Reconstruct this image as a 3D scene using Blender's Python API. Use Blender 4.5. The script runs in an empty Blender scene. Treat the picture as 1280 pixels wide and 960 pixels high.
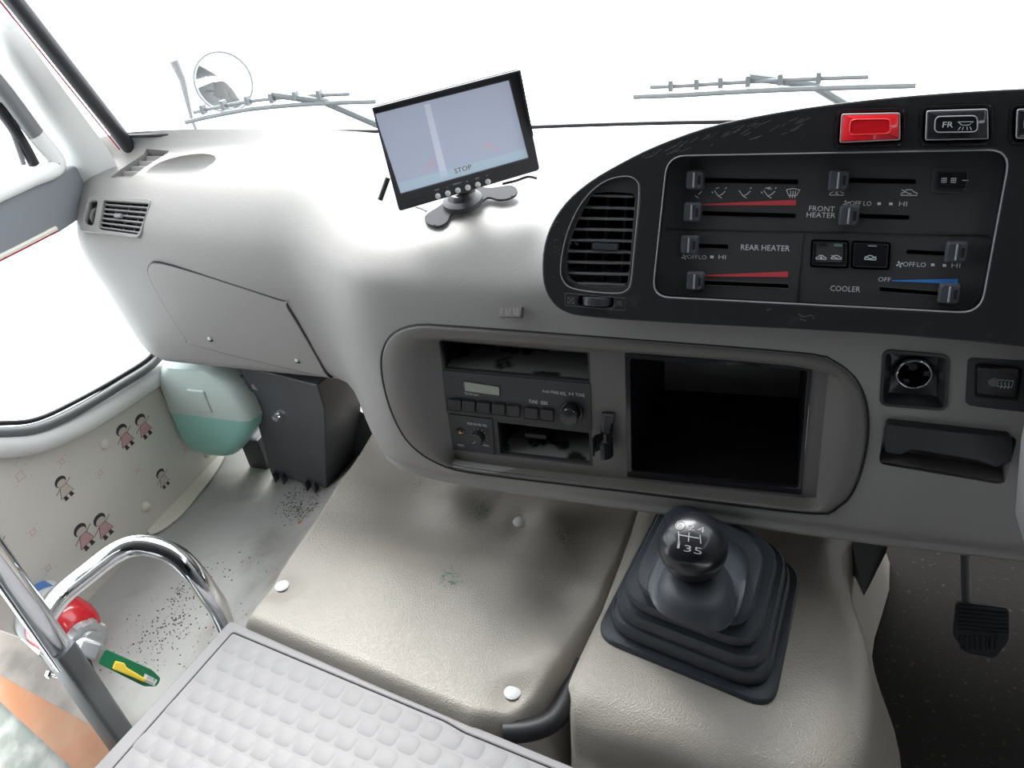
import bpy, bmesh, math, random
from mathutils import Vector, Matrix
V = Vector
random.seed(4)

# ---------------------------------------------------------------- camera
EYE = V((0, 0, 1.0))                       # 1 m above the cab floor
FPX = 1022.0                               # focal length in pixels of a 1280 px wide frame
_x = V((.9367, -.0889, .3389)).normalized()
_y = V((.350, .568, -.745)); _y -= _x * _x.dot(_y); _y.normalize()
_z = _x.cross(_y)
ROT = Matrix((_x, _y, _z))                 # camera -> world (X right, Y to the windscreen, Z up)
cd = bpy.data.cameras.new('camera'); cam = bpy.data.objects.new('camera', cd)
bpy.context.scene.collection.objects.link(cam)
cd.sensor_width = 36; cd.lens = 36 * FPX / 1280; cd.clip_start = .02; cd.clip_end = 200
cam.matrix_world = Matrix.Translation(EYE) @ ROT.to_4x4()
bpy.context.scene.camera = cam

# ---------------------------------------------------------------- world, light, exposure
sc = bpy.context.scene
sc.view_settings.view_transform = 'Standard'; sc.view_settings.look = 'None'
sc.view_settings.gamma = 1; sc.view_settings.use_curve_mapping = False
sc.view_settings.exposure = 0.0
w = bpy.data.worlds.new('sky'); sc.world = w; w.use_nodes = True
bg = w.node_tree.nodes['Background']
bg.inputs['Color'].default_value = (.93, .97, 1, 1); bg.inputs['Strength'].default_value = 4.4

sl = bpy.data.lights.new('hazy_sun', 'SUN'); sl.energy = 9.0; sl.angle = math.radians(38); sl.color = (1, .985, .96)
so_ = bpy.data.objects.new('hazy_sun', sl); sc.collection.objects.link(so_)
so_.rotation_euler = V((-.42, .72, .95)).to_track_quat('Z', 'Y').to_euler()      # high, beyond the windscreen, a little to the left

# ---------------------------------------------------------------- helpers: rays and planes
def ray(u, v): return ROT @ V((u - 640, 480 - v, -FPX))
def PY(u, v, y): r = ray(u, v); return EYE + r * (y / r.y)
def PX(u, v, x): r = ray(u, v); return EYE + r * (x / r.x)
def PZ(u, v, z): r = ray(u, v); return EYE + r * ((z - EYE.z) / r.z)
def W(x, y, z): return V((x, y, z + 1.0))   # profile heights below are counted from eye level

class Plane:
    """A flat working plane: o origin, ex / ey in the plane, n out of it."""
    def __init__(s, o, n, ex=V((1, 0, 0))):
        s.o = V(o); s.n = V(n).normalized()
        s.ex = (V(ex) - s.n * s.n.dot(V(ex))).normalized(); s.ey = s.n.cross(s.ex)
    def at(s, u, v, h=0):
        r = ray(u, v); o = s.o + s.n * h
        return EYE + r * ((o - EYE).dot(s.n) / r.dot(s.n))
    def ab(s, u, v, h=0):
        d = s.at(u, v, h) - s.o; return (d.dot(s.ex), d.dot(s.ey))
    def p(s, a, b, h=0): return s.o + s.ex * a + s.ey * b + s.n * h
    def mat(s, h=0):
        m = Matrix((s.ex, s.ey, s.n)).transposed().to_4x4(); m.translation = s.o + s.n * h; return m
def tilted(y, z, deg, x=0):
    t = math.radians(deg); return Plane(W(x, y, z), (0, -math.cos(t), math.sin(t)))

# ---------------------------------------------------------------- helpers: materials
def mat(name, col, rough=.5, metal=0, bump=0, bscale=300, var=0, vscale=8, vcol=None, trans=0, emit=0, coat=0, spec=.5, bdetail=2, vor=False, vlo=.45, vhi=.65, alpha=1, ior=1.45, sss=0):
    m = bpy.data.materials.new(name); m.use_nodes = True
    nt = m.node_tree; b = nt.nodes['Principled BSDF']; I = b.inputs
    I['Base Color'].default_value = (*col, 1); I['Roughness'].default_value = rough; I['Metallic'].default_value = metal
    I['Transmission Weight'].default_value = trans; I['Coat Weight'].default_value = coat
    I['Specular IOR Level'].default_value = spec; I['Alpha'].default_value = alpha; I['IOR'].default_value = ior
    if sss: I['Subsurface Weight'].default_value = sss; I['Subsurface Radius'].default_value = (.03, .03, .03)
    if emit: I['Emission Color'].default_value = (*col, 1); I['Emission Strength'].default_value = emit
    tc = nt.nodes.new('ShaderNodeTexCoord')
    if bump:
        if vor:
            n = nt.nodes.new('ShaderNodeTexVoronoi'); n.inputs['Scale'].default_value = bscale; out = n.outputs['Distance']
        else:
            n = nt.nodes.new('ShaderNodeTexNoise'); n.inputs['Scale'].default_value = bscale; n.inputs['Detail'].default_value = bdetail; out = n.outputs['Fac']
        nt.links.new(tc.outputs['Object'], n.inputs['Vector'])
        bp = nt.nodes.new('ShaderNodeBump'); bp.inputs['Strength'].default_value = bump; bp.inputs['Distance'].default_value = .001
        nt.links.new(out, bp.inputs['Height']); nt.links.new(bp.outputs['Normal'], I['Normal'])
    if var:
        n = nt.nodes.new('ShaderNodeTexNoise'); n.inputs['Scale'].default_value = vscale; n.inputs['Detail'].default_value = 6
        nt.links.new(tc.outputs['Object'], n.inputs['Vector'])
        r = nt.nodes.new('ShaderNodeMapRange'); r.inputs['From Min'].default_value = vlo; r.inputs['From Max'].default_value = vhi
        r.inputs['To Max'].default_value = var
        nt.links.new(n.outputs['Fac'], r.inputs['Value'])
        mx = nt.nodes.new('ShaderNodeMix'); mx.data_type = 'RGBA'
        mx.inputs['A'].default_value = (*col, 1); mx.inputs['B'].default_value = (*(vcol or tuple(c * .5 for c in col)), 1)
        nt.links.new(r.outputs['Result'], mx.inputs['Factor']); nt.links.new(mx.outputs['Result'], I['Base Color'])
    return m
M = dict(
    dash=mat('grey dash plastic', (.28, .272, .264), .5, bump=.35, bscale=900, spec=.4),
    bezel=mat('grey bezel plastic', (.150, .142, .135), .42, bump=.25, bscale=900, spec=.45),
    black=mat('satin black plastic', (.022, .022, .024), .32, bump=.08, bscale=500, var=.25, vscale=60, vcol=(.10, .10, .10), vlo=.62, vhi=.8),
    panel=mat('matt black panel', (.042, .042, .044), .5, bump=.1, bscale=900),
    gloss=mat('gloss black plastic', (.014, .014, .017), .12, coat=.3),
    knob=mat('slate slider knob', (.065, .070, .08), .3),
    dark=mat('deep black', (.006, .006, .006), .8),
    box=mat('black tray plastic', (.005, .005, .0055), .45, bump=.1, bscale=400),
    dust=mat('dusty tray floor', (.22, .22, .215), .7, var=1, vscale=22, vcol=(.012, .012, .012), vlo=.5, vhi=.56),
    red=mat('red switch plastic', (.75, .012, .02), .2, coat=.4),
    redprint=mat('red print', (.55, .06, .075), .5), blueprint=mat('blue print', (.04, .22, .62), .5),
    white=mat('white print', (.62, .64, .66), .5), dimprint=mat('grey print', (.25, .25, .26), .5),
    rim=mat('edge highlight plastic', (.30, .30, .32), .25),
    lcd=mat('display glass', (.30, .32, .27), .25), brass=mat('brass', (.65, .42, .2), .3, 1),
    chrome=mat('chrome', (.86, .87, .9), .09, 1), steel=mat('grey painted steel', (.20, .205, .215), .35, .35, var=.3, vscale=15),
    vinyl=mat('beige vinyl mat', (.345, .318, .282), .33, bump=.5, bscale=560, vor=True, var=.35, vscale=5, vcol=(.27, .255, .225)),
    floor=mat('worn grey vinyl floor', (.40, .395, .38), .45, bump=.3, bscale=700, var=.9, vscale=8, vcol=(.22, .20, .175), vlo=.52, vhi=.75),
    rubber=mat('dark rubber boot', (.036, .042, .052), .48, bump=.4, bscale=900),
    knobblack=mat('polished knob', (.010, .011, .014), .24, coat=.1),
    step=mat('lavender grey plastic', (.23, .225, .23), .5, bump=.15, bscale=900),
    rivet=mat('white plastic rivet', (.66, .67, .67), .35),
    mat_=mat('dirty black carpet', (.017, .016, .015), .95, bump=1, bscale=500, var=.7, vscale=130, vcol=(.075, .07, .06), vlo=.62, vhi=.74, spec=.15),
    wall=mat('printed cream trim', (.70, .67, .61), .5, bump=.15, bscale=600),
    lip=mat('cream plastic lip', (.74, .71, .62), .4), white_trim=mat('white painted metal', (.85, .86, .84), .35),
    gasket=mat('grey rubber gasket', (.16, .165, .17), .5), blackgasket=mat('black rubber gasket', (.02, .02, .024), .45),
    redline=mat('red trim cord', (.45, .05, .08), .5), belt=mat('blue grey trim', (.22, .232, .255), .5, bump=.2, bscale=600),
    ghair=mat('dark print ink', (.05, .045, .05), .6), gpink=mat('pink print ink', (.60, .36, .36), .6), gskin=mat('cream print ink', (.62, .55, .48), .6),
    ext=mat('red enamel', (.62, .02, .03), .22, coat=.5), cast=mat('cast aluminium', (.50, .51, .52), .38, .8),
    green=mat('green enamel', (.01, .16, .07), .35), yellow=mat('yellow plastic', (.85, .62, .06), .4),
    label=mat('paper label', (.72, .74, .74), .5), bluelabel=mat('blue label', (.08, .22, .55), .4),
    footgrey=mat('grey foot metal', (.06, .06, .065), .75, 0, spec=.15), louvre=mat('rim lit louvre plastic', (.12, .12, .125), .3), plate=mat('worn brown grey plate', (.20, .175, .15), .45, .2, var=.8, vscale=16, vcol=(.10, .09, .08)), orange=mat('orange plastic edge', (.30, .095, .008), .35, var=.7, vscale=14, vcol=(.32, .15, .05)),  # louvre grey lightened to paint rim light on the slats
    worn=mat('worn green grey step paint', (.16, .18, .16), .55, .1, var=.9, vscale=18, vcol=(.36, .36, .34), bump=.5, bscale=60),
    bottle=mat('milky bottle plastic', (.60, .70, .66), .32, sss=.6), fluid=mat('turquoise fluid', (.34, .66, .58), .3, sss=.6),
    duct=mat('charcoal duct plastic', (.075, .078, .085), .42, var=.4, vscale=8, vcol=(.04, .04, .045)),
    screen=mat('lcd screen', (.27, .30, .38), .1, emit=.95), screenlight=mat('screen pale stripe', (.36, .39, .46), .15, emit=.95), screenred=mat('screen red line', (.62, .22, .25), .3, emit=.7),
    screenteal=mat('screen teal band', (.27, .345, .41), .15, emit=.95),
    monitor=mat('charcoal monitor plastic', (.055, .054, .06), .38), clean=mat('grey mirror housing', (.4, .42, .45), .4),  # monitor and mirror housing greys lightened to stand in for haze
    mirror=mat('mirror glass', (.9, .92, .93), .04, 1), roof=mat('darkened headliner', (.12, .12, .12), .8), seatcloth=mat('dark rear of the cabin', (.05, .05, .055), .9),  # headliner darkened to cut bounced light in the cab
    dirt=mat('grit', (.12, .10, .08), .9), chip=mat('orange chip', (.5, .17, .06), .7), greenstain=mat('green paint scuff', (.10, .20, .16), .7),
    wip=mat('haze paled wiper', (.22, .24, .25), .4), ground=mat('pale concrete', (.6, .6, .58), .9), copper=mat('reddish brown', (.3, .08, .05), .5),  # wiper grey lightened to put glare haze into its colour
)
def glass(name, tint, amt):
    m = bpy.data.materials.new(name); m.use_nodes = True; nt = m.node_tree; nt.nodes.clear()
    o = nt.nodes.new('ShaderNodeOutputMaterial'); mx = nt.nodes.new('ShaderNodeMixShader')
    t = nt.nodes.new('ShaderNodeBsdfTransparent'); t.inputs[0].default_value = (*tint, 1)
    g = nt.nodes.new('ShaderNodeBsdfGlossy'); g.inputs['Roughness'].default_value = .03
    mx.inputs[0].default_value = amt
    nt.links.new(t.outputs[0], mx.inputs[1]); nt.links.new(g.outputs[0], mx.inputs[2]); nt.links.new(mx.outputs[0], o.inputs[0])
    return m
M['glass'] = glass('window glass', (.97, .98, .98), .05)

# ---------------------------------------------------------------- helpers: mesh building
COL = sc.collection
WLOC = {}
def tag(o, label=None, cat=None, group=None, kind=None):
    if label: o['label'] = label
    if cat: o['category'] = cat
    if group: o['group'] = group
    if kind: o['kind'] = kind
    return o
def thing(name, label, cat, loc, group=None):
    o = bpy.data.objects.new(name, None); COL.objects.link(o); o.location = loc; o.empty_display_size = .02
    WLOC[o.name] = V(loc); return tag(o, label, cat, group)
def wl(o): return WLOC[o.name]
def place(name, me, m, parent=None, origin=None, smooth=None, bevel=0, segs=2, subsurf=0):
    if origin is None:
        if parent: origin = wl(parent)
        else:
            xs = [v.co for v in me.vertices]
            origin = V(((min(c.x for c in xs) + max(c.x for c in xs)) / 2, (min(c.y for c in xs) + max(c.y for c in xs)) / 2, min(c.z for c in xs)))
    me.transform(Matrix.Translation(-V(origin)))
    o = bpy.data.objects.new(name, me); COL.objects.link(o); me.materials.clear(); me.materials.append(M[m] if isinstance(m, str) else m)
    WLOC[o.name] = V(origin)
    if parent: o.parent = parent; o.location = V(origin) - wl(parent)
    else: o.location = origin
    if smooth is not None:
        for p in me.polygons: p.use_smooth = True
        if smooth < 180: me.set_sharp_from_angle(angle=math.radians(smooth))
    if bevel:
        b = o.modifiers.new('bevel', 'BEVEL'); b.width = bevel; b.segments = segs; b.limit_method = 'ANGLE'; b.angle_limit = math.radians(40)
        for p in me.polygons: p.use_smooth = True
        me.set_sharp_from_angle(angle=math.radians(30)); b.harden_normals = True
    if subsurf:
        s = o.modifiers.new('subsurf', 'SUBSURF'); s.levels = s.render_levels = subsurf
    return o
class MB:
    def __init__(s): s.bm = bmesh.new()
    def loft(s, rings, cap=True, closed=True):
        vs = [[s.bm.verts.new(p) for p in r] for r in rings]; n = len(rings[0])
        for a, b in zip(vs, vs[1:]):
            for i in range(n if closed else n - 1):
                j = (i + 1) % n
                s.bm.faces.new((a[i], a[j], b[j], b[i]))
        if cap and closed:
            s.bm.faces.new(vs[0][::-1]); s.bm.faces.new(vs[-1])
        return s
    def prism(s, pts, vec): pts = [V(p) for p in pts]; return s.loft([pts, [p + V(vec) for p in pts]])
    def face(s, pts): s.bm.faces.new([s.bm.verts.new(p) for p in pts]); return s
    def box(s, c, size, ax=None):
        ax = ax or (V((1, 0, 0)), V((0, 1, 0)), V((0, 0, 1))); c = V(c); a, b, d = [ax[i] * size[i] / 2 for i in range(3)]
        return s.prism([c - a - b - d, c + a - b - d, c + a + b - d, c - a + b - d], d * 2)
    def tube(s, path, r, n=12, flat=1.0, up=None, closed=False):
        path = [V(p) for p in path]; rr = r if isinstance(r, (list, tuple)) else [r] * len(path); rings = []
        t0 = (path[1] - path[0]).normalized(); a = (up and V(up)) or (V((0, 0, 1)) if abs(t0.z) < .9 else V((1, 0, 0)))
        for i, p in enumerate(path):
            if closed: t = path[(i + 1) % len(path)] - path[i - 1]
            else: t = path[min(i + 1, len(path) - 1)] - path[max(i - 1, 0)]
            t.normalize(); b = t.cross(a).normalized(); a = b.cross(t).normalized()
            rings.append([p + (b * math.cos(2 * math.pi * k / n) + a * math.sin(2 * math.pi * k / n) * flat) * rr[i] for k in range(n)])
        if closed: rings.append(rings[0]); return s.loft(rings, cap=False)
        return s.loft(rings)
    def lathe(s, o, axis, prof, n=24, cap=True):
        o = V(o); ax = V(axis).normalized(); a = (V((1, 0, 0)) if abs(ax.x) < .8 else V((0, 1, 0))).cross(ax).normalized(); b = ax.cross(a)
        return s.loft([[o + ax * h + (a * math.cos(2 * math.pi * k / n) + b * math.sin(2 * math.pi * k / n)) * max(r, 1e-5) for k in range(n)] for r, h in prof], cap=cap)
    def grid(s, nu, nv, f):
        vs = [[s.bm.verts.new(f(i / nu, j / nv)) for j in range(nv + 1)] for i in range(nu + 1)]
        for i in range(nu):
            for j in range(nv): s.bm.faces.new((vs[i][j], vs[i + 1][j], vs[i + 1][j + 1], vs[i][j + 1]))
        return s
    def ribbon(s, pl, pts, wd, h=.0004):
        P = [V((*p, 0)) for p in pts]; L = []; Rr = []
        for i, p in enumerate(P):
            t = (P[min(i + 1, len(P) - 1)] - P[max(i - 1, 0)]).normalized(); nn = V((-t.y, t.x, 0)) * wd / 2
            L.append(pl.p(*(p + nn)[:2], h)); Rr.append(pl.p(*(p - nn)[:2], h))
        for i in range(len(P) - 1): s.face((Rr[i], Rr[i + 1], L[i + 1], L[i]))
        return s
    def mesh(s):
        bmesh.ops.remove_doubles(s.bm, verts=s.bm.verts, dist=1e-6); bmesh.ops.recalc_face_normals(s.bm, faces=s.bm.faces)
        me = bpy.data.meshes.new('m'); s.bm.to_mesh(me); s.bm.free(); return me
    def build(s, name, m, parent=None, **k): return place(name, s.mesh(), m, parent, **k)
def roundpoly(pts, r, n=4):
    """pts: 2D corners or (a, b, r) with own radius."""
    out = []; N = len(pts)
    for i in range(N):
        q = pts[i]; rad = q[2] if len(q) > 2 else r; p = V(q[:2]); a = V(pts[i - 1][:2]) - p; b = V(pts[(i + 1) % N][:2]) - p
        ra = min(rad, a.length * .49); rb = min(rad, b.length * .49)
        A = p + a.normalized() * ra; B = p + b.normalized() * rb
        for k in range(n + 1):
            t = k / n; out.append(tuple(A * (1 - t) ** 2 + p * 2 * t * (1 - t) + B * t * t))
    return out
def smooth_loop(pts, n=4, closed=True):
    out = []; N = len(pts); D = len(pts[0])
    for i in range(N if closed else N - 1):
        g = lambda k: V(pts[k % N]) if closed else V(pts[max(0, min(N - 1, k))])
        a, b, c, d = g(i - 1), g(i), g(i + 1), g(i + 2)
        for k in range(n):
            t = k / n
            out.append(tuple(.5 * ((2 * b) + (c - a) * t + (2 * a - 5 * b + 4 * c - d) * t * t + (3 * b - a - 3 * c + d) * t ** 3)))
    if not closed: out.append(tuple(pts[-1]))
    return out
def quad(pl, px, h, r, n=4): return roundpoly([pl.ab(u, v, h) for u, v in px], r, n)
def plate(pl, outer, holes, h, th, bev=0, res=1):
    """flat plate whose front is at height h; outer/holes are 2D loops in plane metres."""
    cu = bpy.data.curves.new('c', 'CURVE'); cu.dimensions = '2D'; cu.fill_mode = 'BOTH'
    cu.extrude = th / 2 - bev; cu.bevel_depth = bev; cu.bevel_resolution = res; cu.offset = -bev
    for lp in [outer] + list(holes):
        sp = cu.splines.new('POLY'); sp.points.add(len(lp) - 1); sp.use_cyclic_u = True
        for p, q in zip(sp.points, lp): p.co = (q[0], q[1], 0, 1)
    ob = bpy.data.objects.new('c', cu); me = bpy.data.meshes.new_from_object(ob)
    bpy.data.objects.remove(ob); bpy.data.curves.remove(cu)
    me.transform(pl.mat(h - th / 2)); return me
def pplate(name, m, pl, px, h, th, parent, r=.001, bev=0, holes=(), smooth=35, n=4, **k):
    return place(name, plate(pl, quad(pl, px, h, r, n), holes, h, th, bev), m, parent, smooth=smooth, **k)
def text(pl, s, a, b, hpx, h, m, parent, name='lettering', shear=0):
    """lettering whose baseline runs from pixel a to pixel b, cap height hpx pixels"""
    cu = bpy.data.curves.new('t', 'FONT'); cu.body = s; cu.size = 1; cu.resolution_u = 2; cu.extrude = 0
    ob = bpy.data.objects.new('t', cu); me = bpy.data.meshes.new_from_object(ob); bpy.data.objects.remove(ob); bpy.data.curves.remove(cu)
    xs = [v.co.x for v in me.vertices]; ys = [v.co.y for v in me.vertices]
    A = V(pl.ab(*a, h)); B = V(pl.ab(*b, h)); C = V(pl.ab(a[0], a[1] - hpx, h))
    d = (B - A); up = V((-d.y, d.x)).normalized() * (C - A).length
    x0, x1 = min(xs), max(xs); y1 = max(max(ys), .65)
    for v in me.vertices:
        q = A + d * ((v.co.x - x0) / (x1 - x0)) + up * (v.co.y / y1); v.co = pl.p(q.x, q.y, h)
    return place(name, me, m, parent)
def rect_px(u0, v0, u1, v1, sl=0):
    """pixel quad TL TR BR BL; sl = drop per pixel along the row"""
    d = (u1 - u0) * sl; return [(u0, v0), (u1, v0 + d), (u1, v1 + d), (u0, v1)]
def dup(o, delta, parent=None, origin_of=None):
    c = o.copy(); COL.objects.link(c); c.location = V(o.location) + V(delta); WLOC[c.name] = WLOC[o.name] + V(delta)
    return c

# ================================================================ SETTING
WX = -1.12
def struct(o): o['kind'] = 'structure'; return o
def bump2(x, y, cx, cy, s, a): return a * math.exp(-((x - cx) ** 2 + (y - cy) ** 2) / (2 * s * s))
rnd = random.Random(7)
fb = [(rnd.uniform(-1.1, -.7), rnd.uniform(.4, 1.2), rnd.uniform(.03, .07), rnd.uniform(-.005, .007)) for _ in range(26)]
def floor_z(x, y):
    z = sum(bump2(x, y, *b) for b in fb)
    if y > 1.12: z += (y - 1.12) ** 1.3 * 1.6
    t = max(0, min(1, (x + .87) / .15)); z += .085 * t * t * (3 - 2 * t)
    z += .03 * max(0, (x + 1.04 + .05) < 0 and ((-1.09 - x) / .03) or 0) * 0
    return z
# cab floor left of the engine cover, ends at the step well
SW0 = PZ(0, 775, 0); SW1 = PZ(160, 925, 0)
sdir = (SW1 - SW0).normalized()
def flo(u, v):
    x = WX + u * .46
    y0 = SW0.y + (x - SW0.x) * sdir.y / sdir.x
    y = y0 + (1.35 - y0) * v
    return V((x, y, floor_z(x, y) * min(1, v * 8)))
me = MB().grid(46, 90, flo).mesh()
struct(place('floor', me, 'floor', smooth=180))
# floor under the driver, dark carpet
me = MB().grid(20, 30, lambda u, v: V((.02 + u * .75, .2 + v * 1.15, -.01 + (max(0, v - .72) ** 1.5) * 1.2))).mesh()
tag(place('floor_carpet', me, 'mat_', smooth=180), 'black gritty carpet in the driver footwell, right of the gear console', 'carpet')
# base under everything so nothing is see-through
struct(MB().box((-.2, -.4, -.34), (2.2, 4.4, .02)).build('trim_1', 'gasket'))
# left wall: lower printed panel with its curved top edge, plane x = WX
wp = Plane((WX, 0, 1), (1, 0, 0), (0, 1, 0))
top_edge = [(-420, 640), (-200, 580), (-90, 555), (0, 556), (45, 553), (100, 530), (150, 500), (196, 470), (225, 440)]
te = smooth_loop([wp.ab(*p) for p in top_edge], 5, False)
loop = te + [(1.45, te[-1][1]), (1.45, -1.03), (SW0.y - .01, -1.03)]
wall = thing('wall_left', None, None, (WX, .7, 0)); wall['kind'] = 'structure'
place('printed_panel', plate(wp, loop, [], 0, .03), 'wall', wall)
# white lip + grey gasket + black gasket along the window's lower edge
def edge(pxs, x, r, name, m, parent, flat=1):
    pts = smooth_loop([tuple(PX(u, v, x)) for u, v in pxs], 5, False)
    return MB().tube(pts, r, 10, flat).build(name, m, parent, smooth=60)
edge([(-420, 640), (-200, 581), (-90, 556), (0, 556), (45, 551), (100, 529), (150, 499), (200, 465), (230, 440)], WX + .004, .020, 'window_lip', 'white_trim', wall)
win = thing('window_1', None, None, (WX, .7, .5)); win['kind'] = 'structure'
edge([(-420, 625), (-200, 566), (-90, 541), (0, 541), (50, 534), (100, 511), (150, 481), (190, 455), (215, 425)], WX + .014, .0085, 'gasket', 'gasket', win)
edge([(-420, 613), (-200, 554), (-90, 529), (0, 529), (46, 524), (98, 500), (148, 472), (186, 447), (200, 425)], WX + .010, .004, 'inner_seal', 'blackgasket', win)
gl = [tuple(wp.ab(u, v)) for u, v in [(-420, 625), (-200, 566), (-90, 541), (0, 541), (50, 534), (100, 511), (150, 481), (190, 455), (260, 400), (200, 250), (60, 290), (-90, 365), (-420, 530)]]
place('pane', plate(wp, gl, [], -.012, .003), 'glass', win)
# belt bar under the quarter window
belt = thing('trim_2', None, None, (WX, .8, .6)); belt['kind'] = 'structure'
bl = [wp.ab(u, v) for u, v in [(-420, 445), (0, 240), (88, 205), (110, 200), (125, 250), (64, 290), (0, 320), (-420, 530)]]
place('belt_panel', plate(wp, bl, [], .02, .04, .004), 'belt', belt, smooth=40)
edge([(-420, 530), (0, 321), (70, 285)], WX + .022, .0035, 'belt_trim', 'lip', belt)
edge([(-420, 534), (0, 325), (70, 289)], WX + .018, .0025, 'belt_seal', 'redline', belt)
# quarter window (window_2): grey rounded frame, black run, pane
q = thing('window_2', None, None, (WX, .75, .7)); q['kind'] = 'structure'
edge([(-60, 40), (0, 108), (45, 168), (70, 200), (66, 212), (40, 222), (0, 240), (-60, 268)], WX + .022, .0135, 'window_frame', 'white_trim', q, .8)
edge([(-60, 40), (0, 108), (45, 168)], WX + .034, .012, 'frame_cap', 'gasket', q, .8)
edge([(-60, 70), (0, 138), (26, 175), (43, 206)], WX + .012, .008, 'glass_run', 'blackgasket', q)
edge([(-30, 100), (8, 150), (30, 206)], WX + .010, .0035, 'divider_bar', 'gasket', q)
gl = [wp.ab(u, v) for u, v in [(-60, 50), (0, 115), (45, 180), (62, 205), (0, 235), (-60, 262)]]
place('pane', plate(wp, gl, [], -.004, .003), 'glass', q)
# white front pillar between quarter window and windscreen
pill = thing('trim_3', None, None, (WX, .9, .65)); pill['kind'] = 'structure'
A = [PX(u, v, -1.115) for u, v in [(-60, -20), (0, 95), (45, 160), (78, 200), (100, 245)]]
B = [PX(u, v, -1.045) for u, v in [(-20, -60), (20, 30), (75, 105), (138, 190), (150, 215)]]
rings = [[a, a * .5 + b * .5 + V((.008, 0, 0)), b, b + V((-.06, .03, 0)), a + V((-.03, .02, 0))] for a, b in zip(A, B)]
MB().loft(rings).build('pillar_cover', 'white_trim', pill, smooth=60)
# windscreen
def ws(x, z):   # windscreen surface, bowed in plan, leaning back; z in eye-level metres
    return W(x, 1.125 - .16 * (x + .2) ** 2 - .58 * (z + .35), z)
wsn = thing('window_3', None, None, (-.2, 1.1, .65)); wsn['kind'] = 'structure'
MB().grid(24, 8, lambda u, v: ws(-1.06 + u * 1.75, -.37 + v * .97)).build('windscreen_pane', 'glass', wsn, smooth=180)
MB().tube([ws(-1.045 + i * .07, -.342 - .040 * min(1, i / 7)) + V((0, -.012, 0)) for i in range(1, 25)], .0065, 8).build('lower_gasket', 'duct', wsn, smooth=60)
MB().tube([ws(-1.045 + i * .07, -.329 - .040 * min(1, i / 7)) + V((0, -.008, 0)) for i in range(25)], .003, 8).build('gasket_lip', 'blackgasket', wsn, smooth=60)
c0 = PX(162, 184, -1.045); c1 = PX(8, -12, -.985); c2 = c1 + (c1 - c0) * 1.6
MB().tube([c0 + (c1 - c0) * t for t in (0, .3, .6, 1, 1.6, 2.6)], .0115, 10).build('side_gasket', 'blackgasket', wsn, smooth=60)
MB().tube([c0 + (c1 - c0) * t + V((-.012, -.010, 0)) for t in (0, 1, 2.6)], .0013, 6).build('red_piping', 'redline', wsn, smooth=60)
# headliner, rear, right side of the cab: unseen, windows closed off to shade the room
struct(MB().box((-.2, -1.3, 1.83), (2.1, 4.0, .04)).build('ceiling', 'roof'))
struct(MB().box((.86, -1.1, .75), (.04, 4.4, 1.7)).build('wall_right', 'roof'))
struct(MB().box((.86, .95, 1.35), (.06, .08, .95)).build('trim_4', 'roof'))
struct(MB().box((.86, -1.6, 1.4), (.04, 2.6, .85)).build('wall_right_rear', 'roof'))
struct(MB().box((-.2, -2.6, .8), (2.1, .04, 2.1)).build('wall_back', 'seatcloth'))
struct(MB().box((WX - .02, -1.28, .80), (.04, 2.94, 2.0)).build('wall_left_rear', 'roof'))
# lower body outside, below the windscreen
struct(MB().box((-.2, 1.55, .10), (2.1, .24, .62)).build('trim_7', 'white_trim'))

# ================================================================ DASHBOARD
dash = thing('dashboard', 'grey moulded dashboard running below the windscreen', 'dashboard', W(-.3, 1.0, -.7))
FACE = tilted(.731, -.56, 6.5)
def lerp(a, b, t): return a + (b - a) * t
def sst(t): t = max(0, min(1, t)); return t * t * (3 - 2 * t)
def ring(x):
    zb = -.350 - .040 * sst((x + 1.05) / .5)
    left = [(1.10, zb), (1.00, -.357), (.925, -.378), (.868, -.428), (.853, -.48), (.864, -.56), (.876, -.65), (.888, -.685), (.93, -.70), (1.10, -.71)]
    mid = [(1.10, zb), (.95, -.388), (.83, -.392), (.765, -.415), (.7425, -.46), (.731, -.56), (.7195, -.66), (.722, -.70), (.76, -.722), (1.10, -.735)]
    t = sst((x + .70) / .20); zt = sst((x + .60) / .20)
    pts = []
    for k, ((y0, z0), (y1, z1)) in enumerate(zip(left, mid)):
        zz = lerp(z0, z1, zt if k > 5 else t); yy = lerp(y0, y1, t)
        if k == 0 or k == 9: yy = ws(x, -.35).y - .008
        if k == 1: yy = lerp(yy, ws(x, -.35).y - .05, .35)
        pts.append([yy, zz])
    # rounded left end
    e = max(0, (-1.03 - x) / .084)
    if e > 0:
        c = V((.985, -.44)); s = math.sqrt(max(.0, 1 - min(1, e) ** 2.2))
        for k, p in enumerate(pts):
            if k not in (0,):
                sy = lerp(.55, 1, s); sz = lerp(.50, 1, s)
                p[0] = c.x + (p[0] - c.x) * sy if p[0] < c.x else min(p[0], 1.0); p[1] = lerp(p[1], c.y + (p[1] - c.y) * sz, 1 if k > 2 else .25)
    if x > .1:  # behind the wheel
        for p in pts[5:9]: p[1] += (x - .1) * .03
    # windscreen curve limits the top
    return smooth_loop([tuple(p) for p in pts], 5)
xs = [-1.113, -1.108, -1.10, -1.085, -1.065, -1.04, -1.02] + [-1.0 + i * .0275 for i in range(62)]
body = MB().loft([[W(x, y, z) for y, z in ring(x)] for x in xs]).mesh()
def cutprism(pl, lp, h, th): return plate(pl, lp, [], h, th)
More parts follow.
